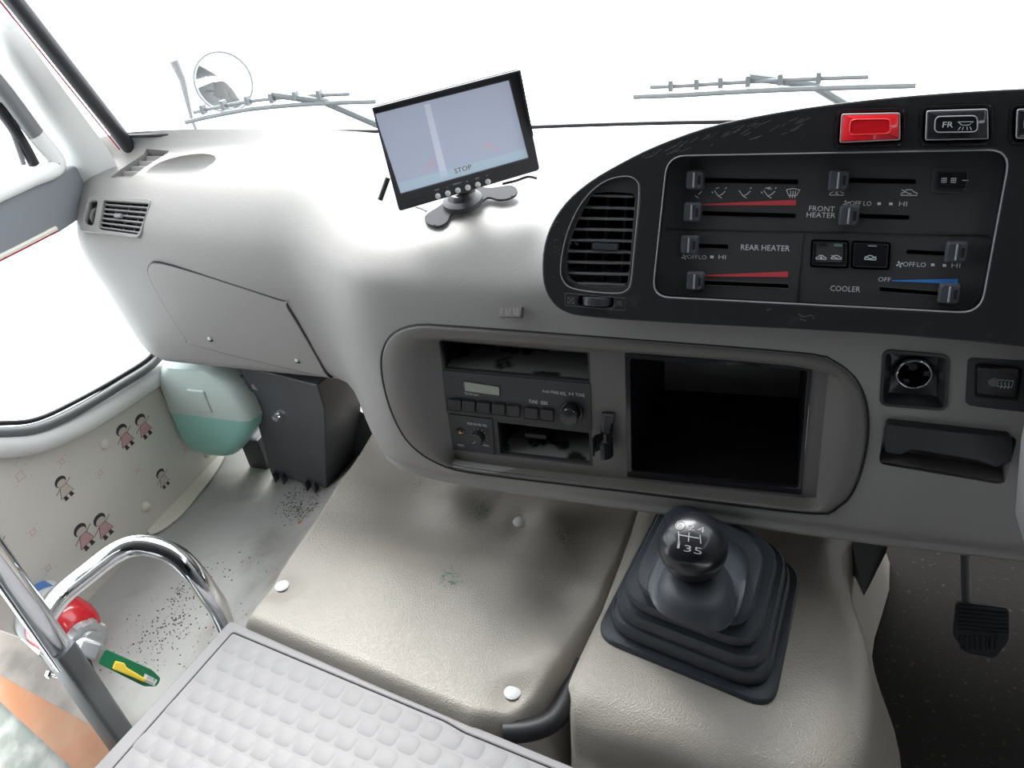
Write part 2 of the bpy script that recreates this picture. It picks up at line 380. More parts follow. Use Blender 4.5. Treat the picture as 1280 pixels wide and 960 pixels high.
def boolean(me, cutters):
    a = bpy.data.objects.new('a', me); COL.objects.link(a)
    cs = []
    for c in cutters:
        o = bpy.data.objects.new('b', c); COL.objects.link(o); cs.append(o)
        md = a.modifiers.new('x', 'BOOLEAN'); md.operation = 'DIFFERENCE'; md.object = o; md.solver = 'EXACT'
    dg = bpy.context.evaluated_depsgraph_get(); dg.update()
    r = bpy.data.meshes.new_from_object(a.evaluated_get(dg))
    for o in [a] + cs: bpy.data.objects.remove(o)
    return r
# outlines
BZ = [(478, 440), (492, 416), (520, 406), (560, 407), (800, 425), (1000, 441), (1040, 450), (1070, 474), (1084, 512), (1083, 560), (1068, 610), (1046, 634), (1010, 641), (800, 616), (600, 592), (550, 580), (514, 556), (492, 520), (479, 476)]
bz = smooth_loop([FACE.ab(*p) for p in BZ], 4)
VENT = tilted(.8745, -.4215, 44)
lv = quad(VENT, [(112, 246), (190, 249), (175, 298), (100, 289)], 0, .008)
def inset(lp, d):
    n = len(lp); c = V((sum(p[0] for p in lp) / n, sum(p[1] for p in lp) / n)); out = []
    for i, p in enumerate(lp):
        t = (V(lp[(i + 1) % n]) - V(lp[i - 1])).normalized(); nn = V((-t.y, t.x))
        if nn.dot(c - V(p)) < 0: nn = -nn
        out.append(tuple(V(p) + nn * d))
    return out
lighter_px = [(1103, 436), (1188, 443), (1184, 513), (1099, 506)]
defog_px = [(1209, 447), (1296, 452), (1294, 516), (1206, 506)]
rec_px = [(1106, 528), (1272, 546), (1256, 606), (1098, 580)]
cut = [cutprism(FACE, inset(bz, .003), .05, .23), cutprism(VENT, lv, .02, .05),
       cutprism(FACE, quad(FACE, lighter_px, 0, .008), .03, .075), cutprism(FACE, quad(FACE, defog_px, 0, .008), .03, .06),
       cutprism(FACE, quad(FACE, rec_px, 0, .008), .03, .055)]
# dished hollow and demister slot in the top
mb = MB(); c = PZ(222, 206, 1 - .362); rings = []
for k in range(1, 8):
    a = math.pi * k / 8; rings.append([c + V((math.cos(2 * math.pi * j / 20) * .055 * math.sin(a) + math.sin(2 * math.pi * j / 20) * .02 * math.sin(a), math.sin(2 * math.pi * j / 20) * .038 * math.sin(a), .022 * math.cos(a))) for j in range(20)])
cut.append(mb.loft(rings).mesh())
TOP = Plane(W(0, .96, -.3665), (0, -.27, 1))
slot_px = [(186, 190), (212, 190), (164, 222), (138, 222)]
cut.append(cutprism(TOP, [TOP.ab(*p) for p in slot_px], .02, .045))
body = boolean(body, cut)
place('body', body, 'dash', dash, smooth=38)
# demister fins
pa = [TOP.ab(*p) for p in slot_px]
place('demister_well', plate(TOP, inset(pa, -.001), [], -.016, .002), 'dark', dash)
f0 = None
for k in range(5):
    t = (k + .5) / 5
    a = V(pa[0]).lerp(V(pa[3]), t); b = V(pa[1]).lerp(V(pa[2]), t)
    o = MB().prism([TOP.p(a.x, a.y, -.004), TOP.p(b.x, b.y, -.004), TOP.p(b.x, b.y - .008, -.012), TOP.p(a.x, a.y - .008, -.012)], TOP.ey * .0015).build('fin', 'dash', dash)
# left air vent
lvt = place('side_vent_frame', plate(VENT, lv, [quad(VENT, [(131, 251), (188, 255), (174, 294), (124, 287)], 0, .004), quad(VENT, [(113, 252), (124, 251), (118, 283), (106, 280)], 0, .006)], .0025, .008, .0008), 'dash', dash, smooth=35)
place('vent_well', plate(VENT, lv, [], -.026, .003), 'dark', dash)
TLp, TRp, BRp, BLp = [V(VENT.ab(*p, -.003)) for p in [(131, 252), (188, 256), (174, 293), (124, 286)]]
for k in range(6):
    t = (k + .5) / 6; a = TLp.lerp(BLp, t); b = TRp.lerp(BRp, t); d = (b - a).normalized()
    MB().prism([VENT.p(a.x, a.y, -.001), VENT.p(b.x, b.y, -.001), VENT.p(b.x, b.y - .0025, -.001), VENT.p(a.x, a.y - .0025, -.001)], -VENT.n * .010).build('vent_slat', 'step', dash, bevel=.0005)
for k in range(3):
    t = (k + .8) / 3.6; a = TLp.lerp(TRp, t); b = BLp.lerp(BRp, t)
    MB().prism([VENT.p(a.x, a.y, -.008), VENT.p(a.x + .0018, a.y, -.008), VENT.p(b.x + .0018, b.y, -.008), VENT.p(b.x, b.y, -.008)], -VENT.n * .01).build('vent_vane', 'bezel', dash)
a = TLp.lerp(BRp, .47)
MB().box(VENT.p(a.x, a.y, .001), (.013, .006, .006), (VENT.ex, VENT.ey, VENT.n)).build('vent_tab', 'step', dash, bevel=.001)
o = VENT.ab(115, 268); MB().lathe(VENT.p(o[0], o[1], -.012) - VENT.ex * .003, VENT.ex, [(.013, 0), (.0145, .001), (.0145, .005), (.013, .006)], 28).build('vent_wheel', 'bezel', dash, smooth=30)
# glove box lid with seam and two latches
GB = tilted(.864, -.56, -7.9)
gpx = [(187, 333), (215, 332), (348, 374), (360, 383), (406, 463), (400, 468), (250, 432), (232, 420), (196, 362)]
gl_ = smooth_loop([GB.ab(*p) for p in gpx], 4)
place('lid_seam', plate(GB, inset(gl_, -.0016), [], .0018, .012), 'blackgasket', dash)
lid = place('glovebox_lid', plate(GB, gl_, [], .0032, .010, .0012), 'dash', dash, smooth=35)
for k, (u, v) in enumerate([(262, 423), (371, 450)]):
    o = GB.at(u, v, .0036); MB().lathe(o, GB.n, [(.0035, -.002), (.0035, .0015), (.0022, .0022)], 14).build('lid_screw', 'rivet', lid, smooth=30)
    MB().box(o + GB.ex * .001 - GB.ey * .004 + GB.n * .001, (.006, .0025, .002), (GB.ex, GB.ey, GB.n)).build('screw_shadow', 'dark', lid)  # dark block painted in as the shade under the screw
# stamped plate and clip notch above the radio frame
SH = tilted(.765, -.41, 38)
pplate('stamped_mark', 'bezel', SH, [(624, 383), (652, 383), (650, 396), (623, 396)], .003, .010, dash, .001)
mb = MB()
for k in range(5): a = SH.ab(627 + k * 5, 385, .0034); b = SH.ab(626 + k * 5 + (k % 2) * 3, 394, .0034); mb.ribbon(SH, [a, b], .0012, .0034)
mb.build('stamp_strokes', 'dimprint', dash)

# ================================================================ RADIO FRAME (bezel)
bezel = thing('radio_surround', 'grey rounded frame around the radio stack and open storage box', 'console trim', FACE.at(780, 620))
inn_px = [(548, 424), (790, 440), (1036, 460), (1020, 624), (790, 600), (569, 577)]
def resamp(lp, n, start):
    L = [V(p) for p in lp]; cum = [0]
    for i in range(len(L)): cum.append(cum[-1] + (L[(i + 1) % len(L)] - L[i]).length)
    out = []
    for k in range(n):
        s = (k / n * cum[-1]) % cum[-1]
        for i in range(len(L)):
            if cum[i + 1] >= s: t = (s - cum[i]) / max(1e-9, cum[i + 1] - cum[i]); out.append(L[i].lerp(L[(i + 1) % len(L)], t)); break
    c = sum(L, V((0, 0))) / len(L)
    return out, c
def angular(lp, n, c):
    """points of closed loop where rays from c at n even angles (aspect corrected) meet it"""
    out = []; L = [V(p) for p in lp]
    for k in range(n):
        th = 2 * math.pi * k / n; d = V((math.cos(th) * 3.2, math.sin(th))).normalized(); best = None
        for i in range(len(L)):
            a = L[i] - c; b = L[(i + 1) % len(L)] - c; e = b - a; den = d.x * e.y - d.y * e.x
            if abs(den) < 1e-12: continue
            t = (a.x * e.y - a.y * e.x) / den; s = (a.x * d.y - a.y * d.x) / den
            if t > 0 and -1e-6 <= s <= 1 + 1e-6: best = t if best is None else max(best, t)
        out.append(c + d * best)
    return out
inn = roundpoly([FACE.ab(u, v, -.018) for u, v in inn_px], .004)
cc = V(FACE.ab(783, 522)); NB = 160
o0 = angular(bz, NB, cc); o1 = angular(inset(bz, .0012), NB, cc); o2 = angular(inset(bz, .004), NB, cc); i0 = angular(inn, NB, cc)
rings = [[FACE.p(p.x, p.y, -.006) for p in o1], [FACE.p(p.x, p.y, .001) for p in o1], [FACE.p(p.x, p.y, .0032) for p in o2],
         [FACE.p(*(o2[k].lerp(i0[k], .38)), .0025) for k in range(NB)], [FACE.p(*(o2[k].lerp(i0[k], .6)), -.001) for k in range(NB)], [FACE.p(*(o2[k].lerp(i0[k], .9)), -.0155) for k in range(NB)], [FACE.p(p.x, p.y, -.018) for p in i0]]
MB().loft(rings, cap=False).build('frame', 'bezel', bezel, smooth=180)
MB().loft([[FACE.p(p.x, p.y, -.004) for p in angular(inset(bz, -.0012), NB, cc)], [FACE.p(p.x, p.y, -.004) for p in angular(inset(bz, .004), NB, cc)]], cap=False).build('frame_gap', 'blackgasket', bezel)
MB().tube([FACE.p(p.x, p.y, .0005) for p in angular(inset(bz, -.0004), NB, cc)], .0013, 6, closed=True).build('frame_seam', 'blackgasket', bezel)
hs = -.018
stack_px = [(543, 423), (737, 440), (741, 583), (564, 562)]
box_px = [(781, 441), (1016, 458), (1002, 618), (784, 596)]
inp = [tuple(p) for p in inn]
place('face_plate', plate(FACE, inset(inp, -.001), [quad(FACE, stack_px, hs, .001), quad(FACE, box_px, hs, .002)], hs, .004), 'bezel', bezel)

# ================================================================ RADIO STACK
RS = Plane(FACE.o + FACE.n * hs, FACE.n)
stack = thing('radio_rack', 'black rack behind the grey frame holding radio and two slots', 'rack', RS.at(650, 575))
slotA = [(549, 426), (734, 442), (736, 477), (556, 461)]; radio_px = [(552, 463), (738, 480), (740, 538), (558, 516)]
mic_px = [(558, 517), (615, 524), (618, 569), (563, 561)]; slotB = [(621, 528), (736, 542), (737, 580), (625, 567)]
place('rack_frame', plate(RS, quad(RS, stack_px, 0, .001), [quad(RS, p, 0, .001) for p in (slotA, radio_px, mic_px, slotB)], -.001, .006), 'panel', stack, smooth=35)
def tray(pl, px, h, depth, parent, name, m='box', mf=None, drop=0):
    P = [V(pl.ab(*p, h)) for p in px]; F = [pl.p(p.x, p.y, h) for p in P]
    back = [f + V((0, depth, drop)) for f in F]; back[0] += V((.004, 0, 0)); back[3] += V((.004, 0, 0)); back[1] -= V((.004, 0, 0)); back[2] -= V((.004, 0, 0))
    mb = MB()
    for i in (0, 1, 3): j = (i + 1) % 4; mb.face([F[i], F[j], back[j], back[i]])
    mb.face(back); o = mb.build(name, m, parent)
    MB().face([F[2], F[3], back[3], back[2]]).build(name.replace('shell', 'floor'), mf or m, parent)
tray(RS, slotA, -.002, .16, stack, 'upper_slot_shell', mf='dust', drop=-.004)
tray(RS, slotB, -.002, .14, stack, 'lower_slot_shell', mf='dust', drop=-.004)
MB().box(RS.at(674, 540, -.035) + V((0, 0, .004)), (.030, .03, .007), (RS.ex, V((0, 1, 0)), V((0, 0, 1)))).build('catch_block', 'panel', stack, bevel=.002)
def chip(pl, c, w, hgt, h0, h1, sl):
    """raised block centred at pixel c, w x hgt pixels, rows dropping sl per pixel"""
    u, v = c; return [(u - w / 2, v - hgt / 2 - sl * w / 2), (u + w / 2, v - hgt / 2 + sl * w / 2), (u + w / 2, v + hgt / 2 + sl * w / 2), (u - w / 2, v + hgt / 2 - sl * w / 2)]
rad = thing('car_radio', 'black car radio with five preset buttons and a grey display, in the rack', 'radio', RS.at(650, 526))
pplate('faceplate', 'panel', RS, radio_px, .001, .02, rad, .0015, .0006)
h = .0012
pplate('display_frame', 'gloss', RS, [(578.5, 476), (625, 483), (625.5, 496), (579.5, 490)], h + .0006, .002, rad, .0015)
pplate('display', 'lcd', RS, [(580.5, 477.6), (623.5, 484), (624, 494.4), (581.5, 488.6)], h + .001, .002, rad, .0015)
for c in [(568, 506.3), (585.6, 508), (604, 510), (622.8, 512), (641.5, 514), (664, 517), (683.5, 519)]:
    pplate('button_gap', 'dark', RS, chip(RS, c, 17.6, 15, 0, 0, .1), .0016, .002, rad, .0016)
    pplate('preset_button' if c[0] < 650 else 'tune_button', 'black', RS, chip(RS, c, 15.8, 13, 0, 0, .1), .005, .006, rad, .0018, .0007)
kc = RS.at(715, 514, .002)
MB().lathe(kc, RS.n, [(.0135, -.001), (.0148, .001), (.0140, .003), (.0128, .0032)], 36).build('knob_ring', 'gloss', rad, smooth=40)
kn = MB().lathe(kc, RS.n, [(.0118, .003), (.0115, .014), (.0105, .0155), (0, .0160)], 36).build('volume_knob', 'gloss', rad, smooth=30)
text(RS, 'PWR·VOL', (689, 492), (708, 494.6), 4, h, 'white', rad); text(RS, 'TONE', (719.5, 495), (731, 496.5), 4, h, 'white', rad); text(RS, 'PUSH', (678.5, 490.5), (687, 491.5), 3, h, 'white', rad)
mb = MB(); o = RS.ab(714, 492.5, h)
for r in (.0012, .0024): mb.ribbon(RS, [(o[0] - r, o[1] - r), (o[0] - r, o[1] + r)], .0004, h); mb.ribbon(RS, [(o[0] + r, o[1] - r), (o[0] + r, o[1] + r)], .0004, h)
mb.ribbon(RS, [(o[0] - .003, o[1]), (o[0] + .003, o[1])], .0004, h); mb.build('sound_mark', 'white', rad)
text(RS, 'TUNE · SEEK', (661, 503.5), (685, 506.3), 4, h, 'white', rad)
text(RS, 'TOYOTA', (580.5, 493), (591, 494.4), 2.6, h, 'white', rad); text(RS, 'AM/FM', (592, 494.6), (598, 495.4), 2.2, h, 'white', rad)
micu = thing('microphone_mixer', 'small black panel with brass jack and dial, lower left of the radio', 'mixer', RS.at(590, 565))
pplate('faceplate', 'panel', RS, mic_px, .0005, .02, micu, .0008, .0005)
o = RS.at(576, 540, .0008); MB().lathe(o, RS.n, [(.006, 0), (.006, .0008), (.0045, .001), (.0045, -.001), (0, -.001)], 24).build('jack_ring', 'gloss', micu, smooth=30)
MB().lathe(o, RS.n, [(.0020, 0), (.0020, .002), (.0011, .002), (.0011, .0), (0, .0)], 18).build('jack_socket', 'brass', micu, smooth=30)
o = RS.at(598.5, 545.5, .0008); MB().lathe(o, RS.n, [(.0088, 0), (.0085, .009), (.0078, .010), (0, .010)], 14).build('dial', 'black', micu)
t = RS.ab(598.5, 545.5, .0008); mb = MB(); mb.ribbon(RS, [(t[0] - .001, t[1] - .002), (t[0] - .005, t[1] - .005)], .0007, .0112); mb.build('dial_pointer', 'white', micu)
mb = MB()
for k in range(11):
    a = math.radians(-50 + k * 28); mb.ribbon(RS, [(t[0] + math.cos(a) * .0105, t[1] + math.sin(a) * .0105), (t[0] + math.cos(a) * .0118, t[1] + math.sin(a) * .0118)], .0007, .001)
mb.build('dial_ticks', 'white', micu)
text(RS, 'PUSH ON MIC VOL', (584.5, 530.6), (609, 534), 3, .001, 'white', micu); text(RS, 'MIC', (572.5, 557.5), (580.5, 558.6), 2.6, .001, 'white', micu); text(RS, 'MIN', (604, 557.6), (611, 558.8), 2.4, .001, 'white', micu)

# cable clip on the divider
clip = thing('microphone_clip', 'glossy black hook clip on the grey divider beside the radio', 'clip', RS.at(755, 575, .01))
pplate('back_strap', 'gloss', RS, [(751.5, 516), (768.5, 517), (764, 548), (750, 546)], .004, .004, clip, .001, .0008)
pplate('strap_groove', 'panel', RS, [(756, 521), (765, 522), (761, 544), (754, 543)], .0046, .003, clip, .0005)
c = RS.at(753.5, 554, .016); r = .0125; th = .0022; lo = []; 
arc = [math.radians(-60 + 300 * k / 22 ) for k in range(23)]
dn = -RS.ey
def cp(a, rr): return c + RS.ex * (math.sin(a + math.pi / 3 + math.pi/6) * rr) * 1 + RS.n * (math.cos(a + math.pi / 3+ math.pi/6) * -rr)
ring1 = []
for a in [math.radians(-240 + 300 * k / 22 + 30) for k in range(23)]:
    ii = c + RS.ex * math.cos(a) * (r - th) + RS.n * math.sin(a) * (r - th); oo = c + RS.ex * math.cos(a) * r + RS.n * math.sin(a) * r
    ring1.append([ii + RS.ey * .006, oo + RS.ey * .006, oo - RS.ey * .016, ii - RS.ey * .016])
MB().loft(ring1).build('hook_ring', 'gloss', clip, smooth=40)

# ================================================================ STORAGE BOX
sb = thing('storage_box', 'empty deep black storage box right of the radio', 'storage box', RS.at(895, 605))
inner = [(788, 448), (1010, 463), (997, 609), (790, 588)]
place('box_rim', plate(RS, quad(RS, box_px, 0, .002), [quad(RS, inner, 0, .003)], .001, .006, .0006), 'gloss', sb, smooth=35)
P = [RS.at(*p, -.002) for p in inner]; bk = [p + V((0, .17, -.012)) for p in P]
for k, sx in ((0, .010), (3, .010), (1, -.010), (2, -.010)): bk[k].x += sx
bk[0].z -= .012; bk[1].z -= .012; bk[2].z += .02; bk[3].z += .02
mb = MB()
for i in range(4): mb.face([P[i], P[(i + 1) % 4], bk[(i + 1) % 4], bk[i]])
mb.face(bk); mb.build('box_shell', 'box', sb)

# ================================================================ RIGHT OF THE FRAME: socket, switch, pull-out tray
so = thing('power_socket', 'round chrome rimmed power socket in a black square plate', 'socket', FACE.at(1143, 510))
lp = quad(FACE, lighter_px, 0, .008); c2 = V(FACE.ab(1143, 472, 0)); NS = 64
def ang1(lp, n, c):
    out = []; L = [V(p) for p in lp]
    for k in range(n):
        th = 2 * math.pi * k / n; d = V((math.cos(th), math.sin(th))); best = 0
        for i in range(len(L)):
            a = L[i] - c; b = L[(i + 1) % len(L)] - c; e = b - a; den = d.x * e.y - d.y * e.x
            if abs(den) < 1e-12: continue
            t = (a.x * e.y - a.y * e.x) / den; s = (a.x * d.y - a.y * d.x) / den
            if t > 0 and -1e-6 <= s <= 1 + 1e-6: best = max(best, t)
        out.append(c + d * best)
    return out
A0 = ang1(lp, NS, c2); A1 = ang1(inset(lp, .003), NS, c2); A2 = ang1(inset(lp, .0095), NS, c2)
circ = lambda r: [c2 + V((math.cos(2 * math.pi * k / NS), math.sin(2 * math.pi * k / NS))) * r for k in range(NS)]
MB().loft([[FACE.p(p.x, p.y, -.004) for p in A0], [FACE.p(p.x, p.y, .002) for p in A0], [FACE.p(p.x, p.y, .002) for p in A1], [FACE.p(p.x, p.y, -.010) for p in A2], [FACE.p(p.x, p.y, -.012) for p in circ(.0175)], [FACE.p(p.x, p.y, -.03) for p in circ(.0165)]], cap=False).build('socket_plate', 'black', so, smooth=30)
cp_ = FACE.p(c2.x, c2.y, 0)
MB().lathe(cp_, FACE.n, [(.0165, -.012), (.0172, -.007), (.0165, -.005), (.0150, -.0045), (.0138, -.006), (.0136, -.010)], 40, cap=False).build('chrome_rim', 'chrome', so, smooth=60)
MB().loft([[cp_ + FACE.n * h_ + (FACE.ex * math.cos(k * math.pi / 16) + FACE.ey * math.sin(k * math.pi / 16)) * .0137 for k in range(32)] for h_ in (-.009, -.034)], cap=False).build('socket_wall', 'gloss', so, smooth=60)
MB().lathe(cp_ - FACE.n * .0305, FACE.n, [(.0133, 0), (.0133, .001), (.005, .001), (.004, .008), (0, .008)], 24).build('socket_core', 'gloss', so, smooth=30)
for a in (0, 2.1, 4.2): MB().box(cp_ - FACE.n * .018 + FACE.ex * math.cos(a) * .0115 + FACE.ey * math.sin(a) * .0115, (.005, .005, .016), (FACE.ex, FACE.ey, FACE.n)).build('socket_contact', 'gloss', so)
text(FACE, '24V', (1131, 503.5), (1147, 504.5), 3.5, -.008, 'redprint', so)
df = thing('rear_demister_switch', 'black rocker switch with a heated window symbol at the right edge', 'switch', FACE.at(1245, 510))
pplate('switch_plate', 'panel', FACE, defog_px, .0015, .01, df, .006, .0008)
pplate('switch_well', 'dark', FACE, [(1219, 455), (1279, 460), (1273, 501), (1218, 496)], .002, .004, df, .003)
pplate('rocker', 'gloss', FACE, [(1221.5, 457), (1277, 462), (1271, 499), (1220.5, 494)], .007, .008, df, .004, .002)
pplate('rocker_hollow', 'black', FACE, [(1229, 467), (1270, 470), (1268, 492), (1228, 489)], .0072, .001, df, .003)
mb = MB(); o = V(FACE.ab(1256.5, 479.5, .0076))
def icon(mb, pl, o, sc_, strokes, wd, h):
    for st in strokes: mb.ribbon(pl, [(o.x + a * sc_, o.y + b * sc_) for a, b in st], wd, h)
icon(mb, FACE, o, .005, [[(-1.2, -.7), (-1.2, .7), (1.2, .7), (1.2, -.7), (-1.2, -.7)]] + [[(x, -1.1), (x + .15, -.5), (x - .1, 0), (x, .4)] for x in (-.6, 0, .6)], .0005, .0076)
mb.build('window_symbol', 'white', df)
o = FACE.at(1242, 478, .0075); MB().lathe(o, FACE.n, [(.0045, -.0006), (.0045, .0002)], 20).build('switch_lamp', 'bezel', df)
tr = thing('pull_out_tray', 'black pull handle tray below the power socket', 'ashtray', FACE.at(1185, 590))
tp = [(1109, 529), (1262, 546), (1266, 552), (1264, 578), (1244, 586), (1222, 577), (1140, 563), (1126, 570), (1106, 566), (1107, 534)]
place('tray_front', plate(FACE, roundpoly([FACE.ab(*p, .010) for p in tp], .003), [], .010, .022, .002), 'black', tr, smooth=40)
place('tray_recess', plate(FACE, quad(FACE, rec_px, 0, .008), [], -.022, .003), 'bezel', tr)
lip = [FACE.at(*p, 0) for p in [(1098, 580), (1256, 606), (1258, 610), (1098, 585)]]
MB().face([FACE.at(1100, 577, .001), FACE.at(1256, 603, .001), FACE.at(1250, 585, -.02), FACE.at(1104, 560, -.02)]).build('recess_slope', 'bezel', tr)
# steering column shroud at the very edge
tag(MB().lathe(PY(1356, 560, .66), (0, .35, 1), [(.030, -.10), (.042, -.07), (.047, 0), (.044, .10), (.03, .14)], 28).build('steering_column_shroud', 'step', None, smooth=50), 'pale grey column shroud at the right edge of the dashboard', 'steering column')

# ================================================================ INSTRUMENT FASCIA
PF = tilted(.713, -.452, 21)
fas = thing('instrument_fascia', 'large black curved fascia with scratches over the radio frame', 'fascia', PF.at(950, 410))
out_px = [(690, 378), (679, 355), (678, 318), (687, 284), (706, 254), (735, 228), (775, 204), (820, 182), (880, 160), (940, 146), (1010, 134), (1090, 124), (1180, 116), (1290, 110), (1420, 108), (1500, 112), (1500, 455), (1400, 450), (1280, 434), (1130, 420), (980, 411), (840, 404), (740, 397), (708, 391)]
ol = smooth_loop([PF.ab(*p) for p in out_px], 3)
cl_px = [(838, 194), (1246, 188), (1262, 204), (1226, 384), (1208, 392), (846, 371), (818, 350), (828, 205)]
clh = roundpoly([PF.ab(*p) for p in [(834, 195), (1264, 187), (1226, 392), (815, 371)]], .018, 6)
def v5(x, y): return (680 + x / 5.33, 220 + y / 5.33)
vo = smooth_loop([PF.ab(*v5(*p)) for p in [(560, 2), (622, 40), (632, 110), (622, 260), (600, 480), (578, 700), (548, 762), (480, 782), (300, 770), (170, 742), (118, 680), (110, 600), (132, 460), (180, 310), (250, 180), (340, 80), (440, 20)]], 4)
sw = [[(1047, 138), (1130, 136), (1130, 180), (1044, 184)], [(1152, 134), (1239, 131), (1240, 179), (1150, 181)], [(1264, 132), (1350, 128), (1352, 178), (1262, 179)]]
whl = quad(PF, [v5(225, 798), v5(462, 806), v5(462, 876), v5(222, 862)], 0, .004)
holes = [clh, vo, whl] + [quad(PF, p, 0, .006) for p in sw]
place('fascia_plate', plate(PF, ol, holes, 0, .010, .0018), 'black', fas, smooth=40)
NH = len(ol); rg = []
for t in (0, .25, .6, 1):
    rr = []
    for (a, b) in (inset(ol, .002) if t == 0 else inset(ol, .001)):
        p = PF.p(a, b, -.009); y2 = max(p.y, lerp(p.y, 1.0, t)); z2 = lerp(p.z, min(p.z, 1 - .40), sst(t)); rr.append(V((p.x + t * .02, y2, z2)))
    rg.append(rr)
MB().loft(rg, cap=False).build('hood_shell', 'bezel', fas, smooth=60)
# pale edge lines that paint the highlight along the rims
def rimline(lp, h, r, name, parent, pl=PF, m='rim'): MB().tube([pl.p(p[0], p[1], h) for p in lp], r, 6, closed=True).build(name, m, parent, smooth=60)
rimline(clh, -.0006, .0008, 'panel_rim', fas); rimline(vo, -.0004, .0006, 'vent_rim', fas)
MB().loft([[PF.p(*p, -.008) for p in clh], [PF.p(*p, -.019) for p in clh]], cap=False).build('panel_recess_wall', 'gloss', fas)
# scratches
mb = MB(); rs = random.Random(3)
for k in range(46):
    u = rs.uniform(800, 1000); v = 205 - (u - 800) * .19 + rs.uniform(-22, -3) ; L = rs.uniform(3, 26); s = rs.uniform(-.8, -.3)
    mb.ribbon(PF, [PF.ab(u, v, .0003), PF.ab(u + L * .6, v + L * .6 * s, .0003)], rs.uniform(.00012, .0003), .0003)
for k in range(30):
    u = rs.uniform(690, 720); v = rs.uniform(270, 360)
    mb.ribbon(PF, [PF.ab(u, v, .0003), PF.ab(u + rs.uniform(1, 5), v + rs.uniform(-2, 2), .0003)], .0002, .0003)
for pts in ([(998, 392), (1003, 396), (1015, 394), (1017, 399)], [(1000, 399), (1008, 401)], [(958, 388), (964, 386)], [(703, 252), (708, 253)]):
    mb.ribbon(PF, [PF.ab(*p, .0003) for p in pts], .0004, .0003)
mb.build('scratches', 'dimprint', fas)['kind'] = 'stuff'
# --- middle vent
V2 = Plane(PF.o - PF.n * .006, PF.n)
vi_px = [v5(*p) for p in [(345, 110), (570, 112), (606, 140), (606, 200), (590, 400), (562, 690), (520, 738), (300, 735), (185, 700), (150, 640), (158, 480), (205, 330), (270, 200)]]
vi = smooth_loop([V2.ab(*p) for p in vi_px], 3)
vt = thing('centre_vent', 'black louvred air vent in the left end of the fascia', 'air vent', V2.at(750, 362, -.01))
place('vent_frame', plate(V2, inset(vo, -.0006), [inset(vi, .0005)], 0, .006, .0006), 'panel', vt, smooth=40)
place('vent_well', plate(V2, inset(vo, -.0006), [], -.034, .002), 'dark', vt)
def edge_x(y):   # left / right grille edge in crop pixels at crop height y
    L = [(112, 330), (200, 262), (330, 202), (480, 158), (640, 150), (700, 185), (735, 240)]; Rr = [(112, 590), (200, 606), (400, 590), (690, 562), (735, 530)]
    def f(T):
        for (a, b), (c, d) in zip(T, T[1:]):
            if a <= y <= c: return b + (d - b) * (y - a) / (c - a)
        return T[-1][1]
    return f(L), f(Rr)
for y in (133, 212, 285, 358, 431, 505, 578, 652, 722):
    l, r = edge_x(y); a = V2.ab(*v5(l, y - 3), 0); b = V2.ab(*v5(r, y + 6), 0); wd = .0026
    lp = [(a[0], a[1] - wd / 2), (b[0], b[1] - wd / 2), (b[0], b[1] + wd / 2), (a[0], a[1] + wd / 2)]
    place('louvre', plate(V2, lp, [], -.0012, .014, .0006), 'louvre', vt, smooth=40)
for x0, y0, x1, y1 in ((290, 200, 262, 715), (418, 130, 378, 722), (542, 130, 500, 722)):
    a = V2.ab(*v5(x0, y0), -.016); b = V2.ab(*v5(x1, y1), -.016); wd = .0022
    place('vane', plate(V2, [(b[0], b[1]), (b[0] + wd, b[1]), (a[0] + wd, a[1]), (a[0], a[1])], [], -.016, .012), 'knob', vt)
a = V2.ab(*v5(316, 468), .006); b = V2.ab(*v5(484, 476), .006); tb = MB()
n = 16
for k in range(n):
    t = (k + .5) / n; x = lerp(a[0], b[0], t); tb.box(V2.p(x, lerp(a[1], b[1], t), .0005), ((b[0] - a[0]) / n * .62, .0062, .0085), (V2.ex, V2.ey, V2.n))
tb.box(V2.p((a[0] + b[0]) / 2, (a[1] + b[1]) / 2, -.0005), (b[0] - a[0], .0055, .008), (V2.ex, V2.ey, V2.n)); tb.build('direction_tab', 'knob', vt)
o = V(PF.ab(*v5(343, 836))); R0 = .034; half = (PF.ab(*v5(462, 840))[0] - PF.ab(*v5(223, 832))[0]) / 2 - .0008
mbw = MB(); mbw.lathe(PF.p(o.x, o.y, -.0095) - PF.ey * .0045, PF.ey, [(.0, 0), (half * .78, 0), (half * .80, .001), (half * .80, .008), (half * .78, .009), (0, .009)], 40)
for k in range(22):
    t = math.pi * (k + .5) / 22; d = PF.ex * math.cos(t) + PF.n * math.sin(t); mbw.box(PF.p(o.x, o.y, -.0095) + d * half * .82, (.0012, .0085, .0016), (d.cross(PF.ey), PF.ey, d))
mbw.build('vent_wheel', 'knob', vt)
place('wheel_well', plate(PF, inset(whl, -.0005), [], -.0215, .001), 'dark', vt)
mb = MB()
lp = [V(PF.ab(*v5(x, y), .0004)) for x, y in [(160, 808), (200, 810), (200, 850), (158, 848)]]
mb.ribbon(PF, [tuple(p) for p in lp + lp[:1]], .0003, .0004); mb.ribbon(PF, [tuple(lp[0]), tuple(lp[2])], .0003, .0004); mb.ribbon(PF, [tuple(lp[1]), tuple(lp[3])], .0004, .0004)
for yy in (838, 850, 862): mb.ribbon(PF, [PF.ab(*v5(482, yy), .0004), PF.ab(*v5(500, yy - 4), .0004), PF.ab(*v5(522, yy + 3), .0004)], .0004, .0004)
lp = [PF.ab(*v5(x, y), .0004) for x, y in [(140, 785), (150, 780), (545, 815), (538, 895), (380, 885), (140, 862), (140, 785)]]
mb.ribbon(PF, lp, .0003, .0004); mb.build('wheel_marks', 'dimprint', vt)
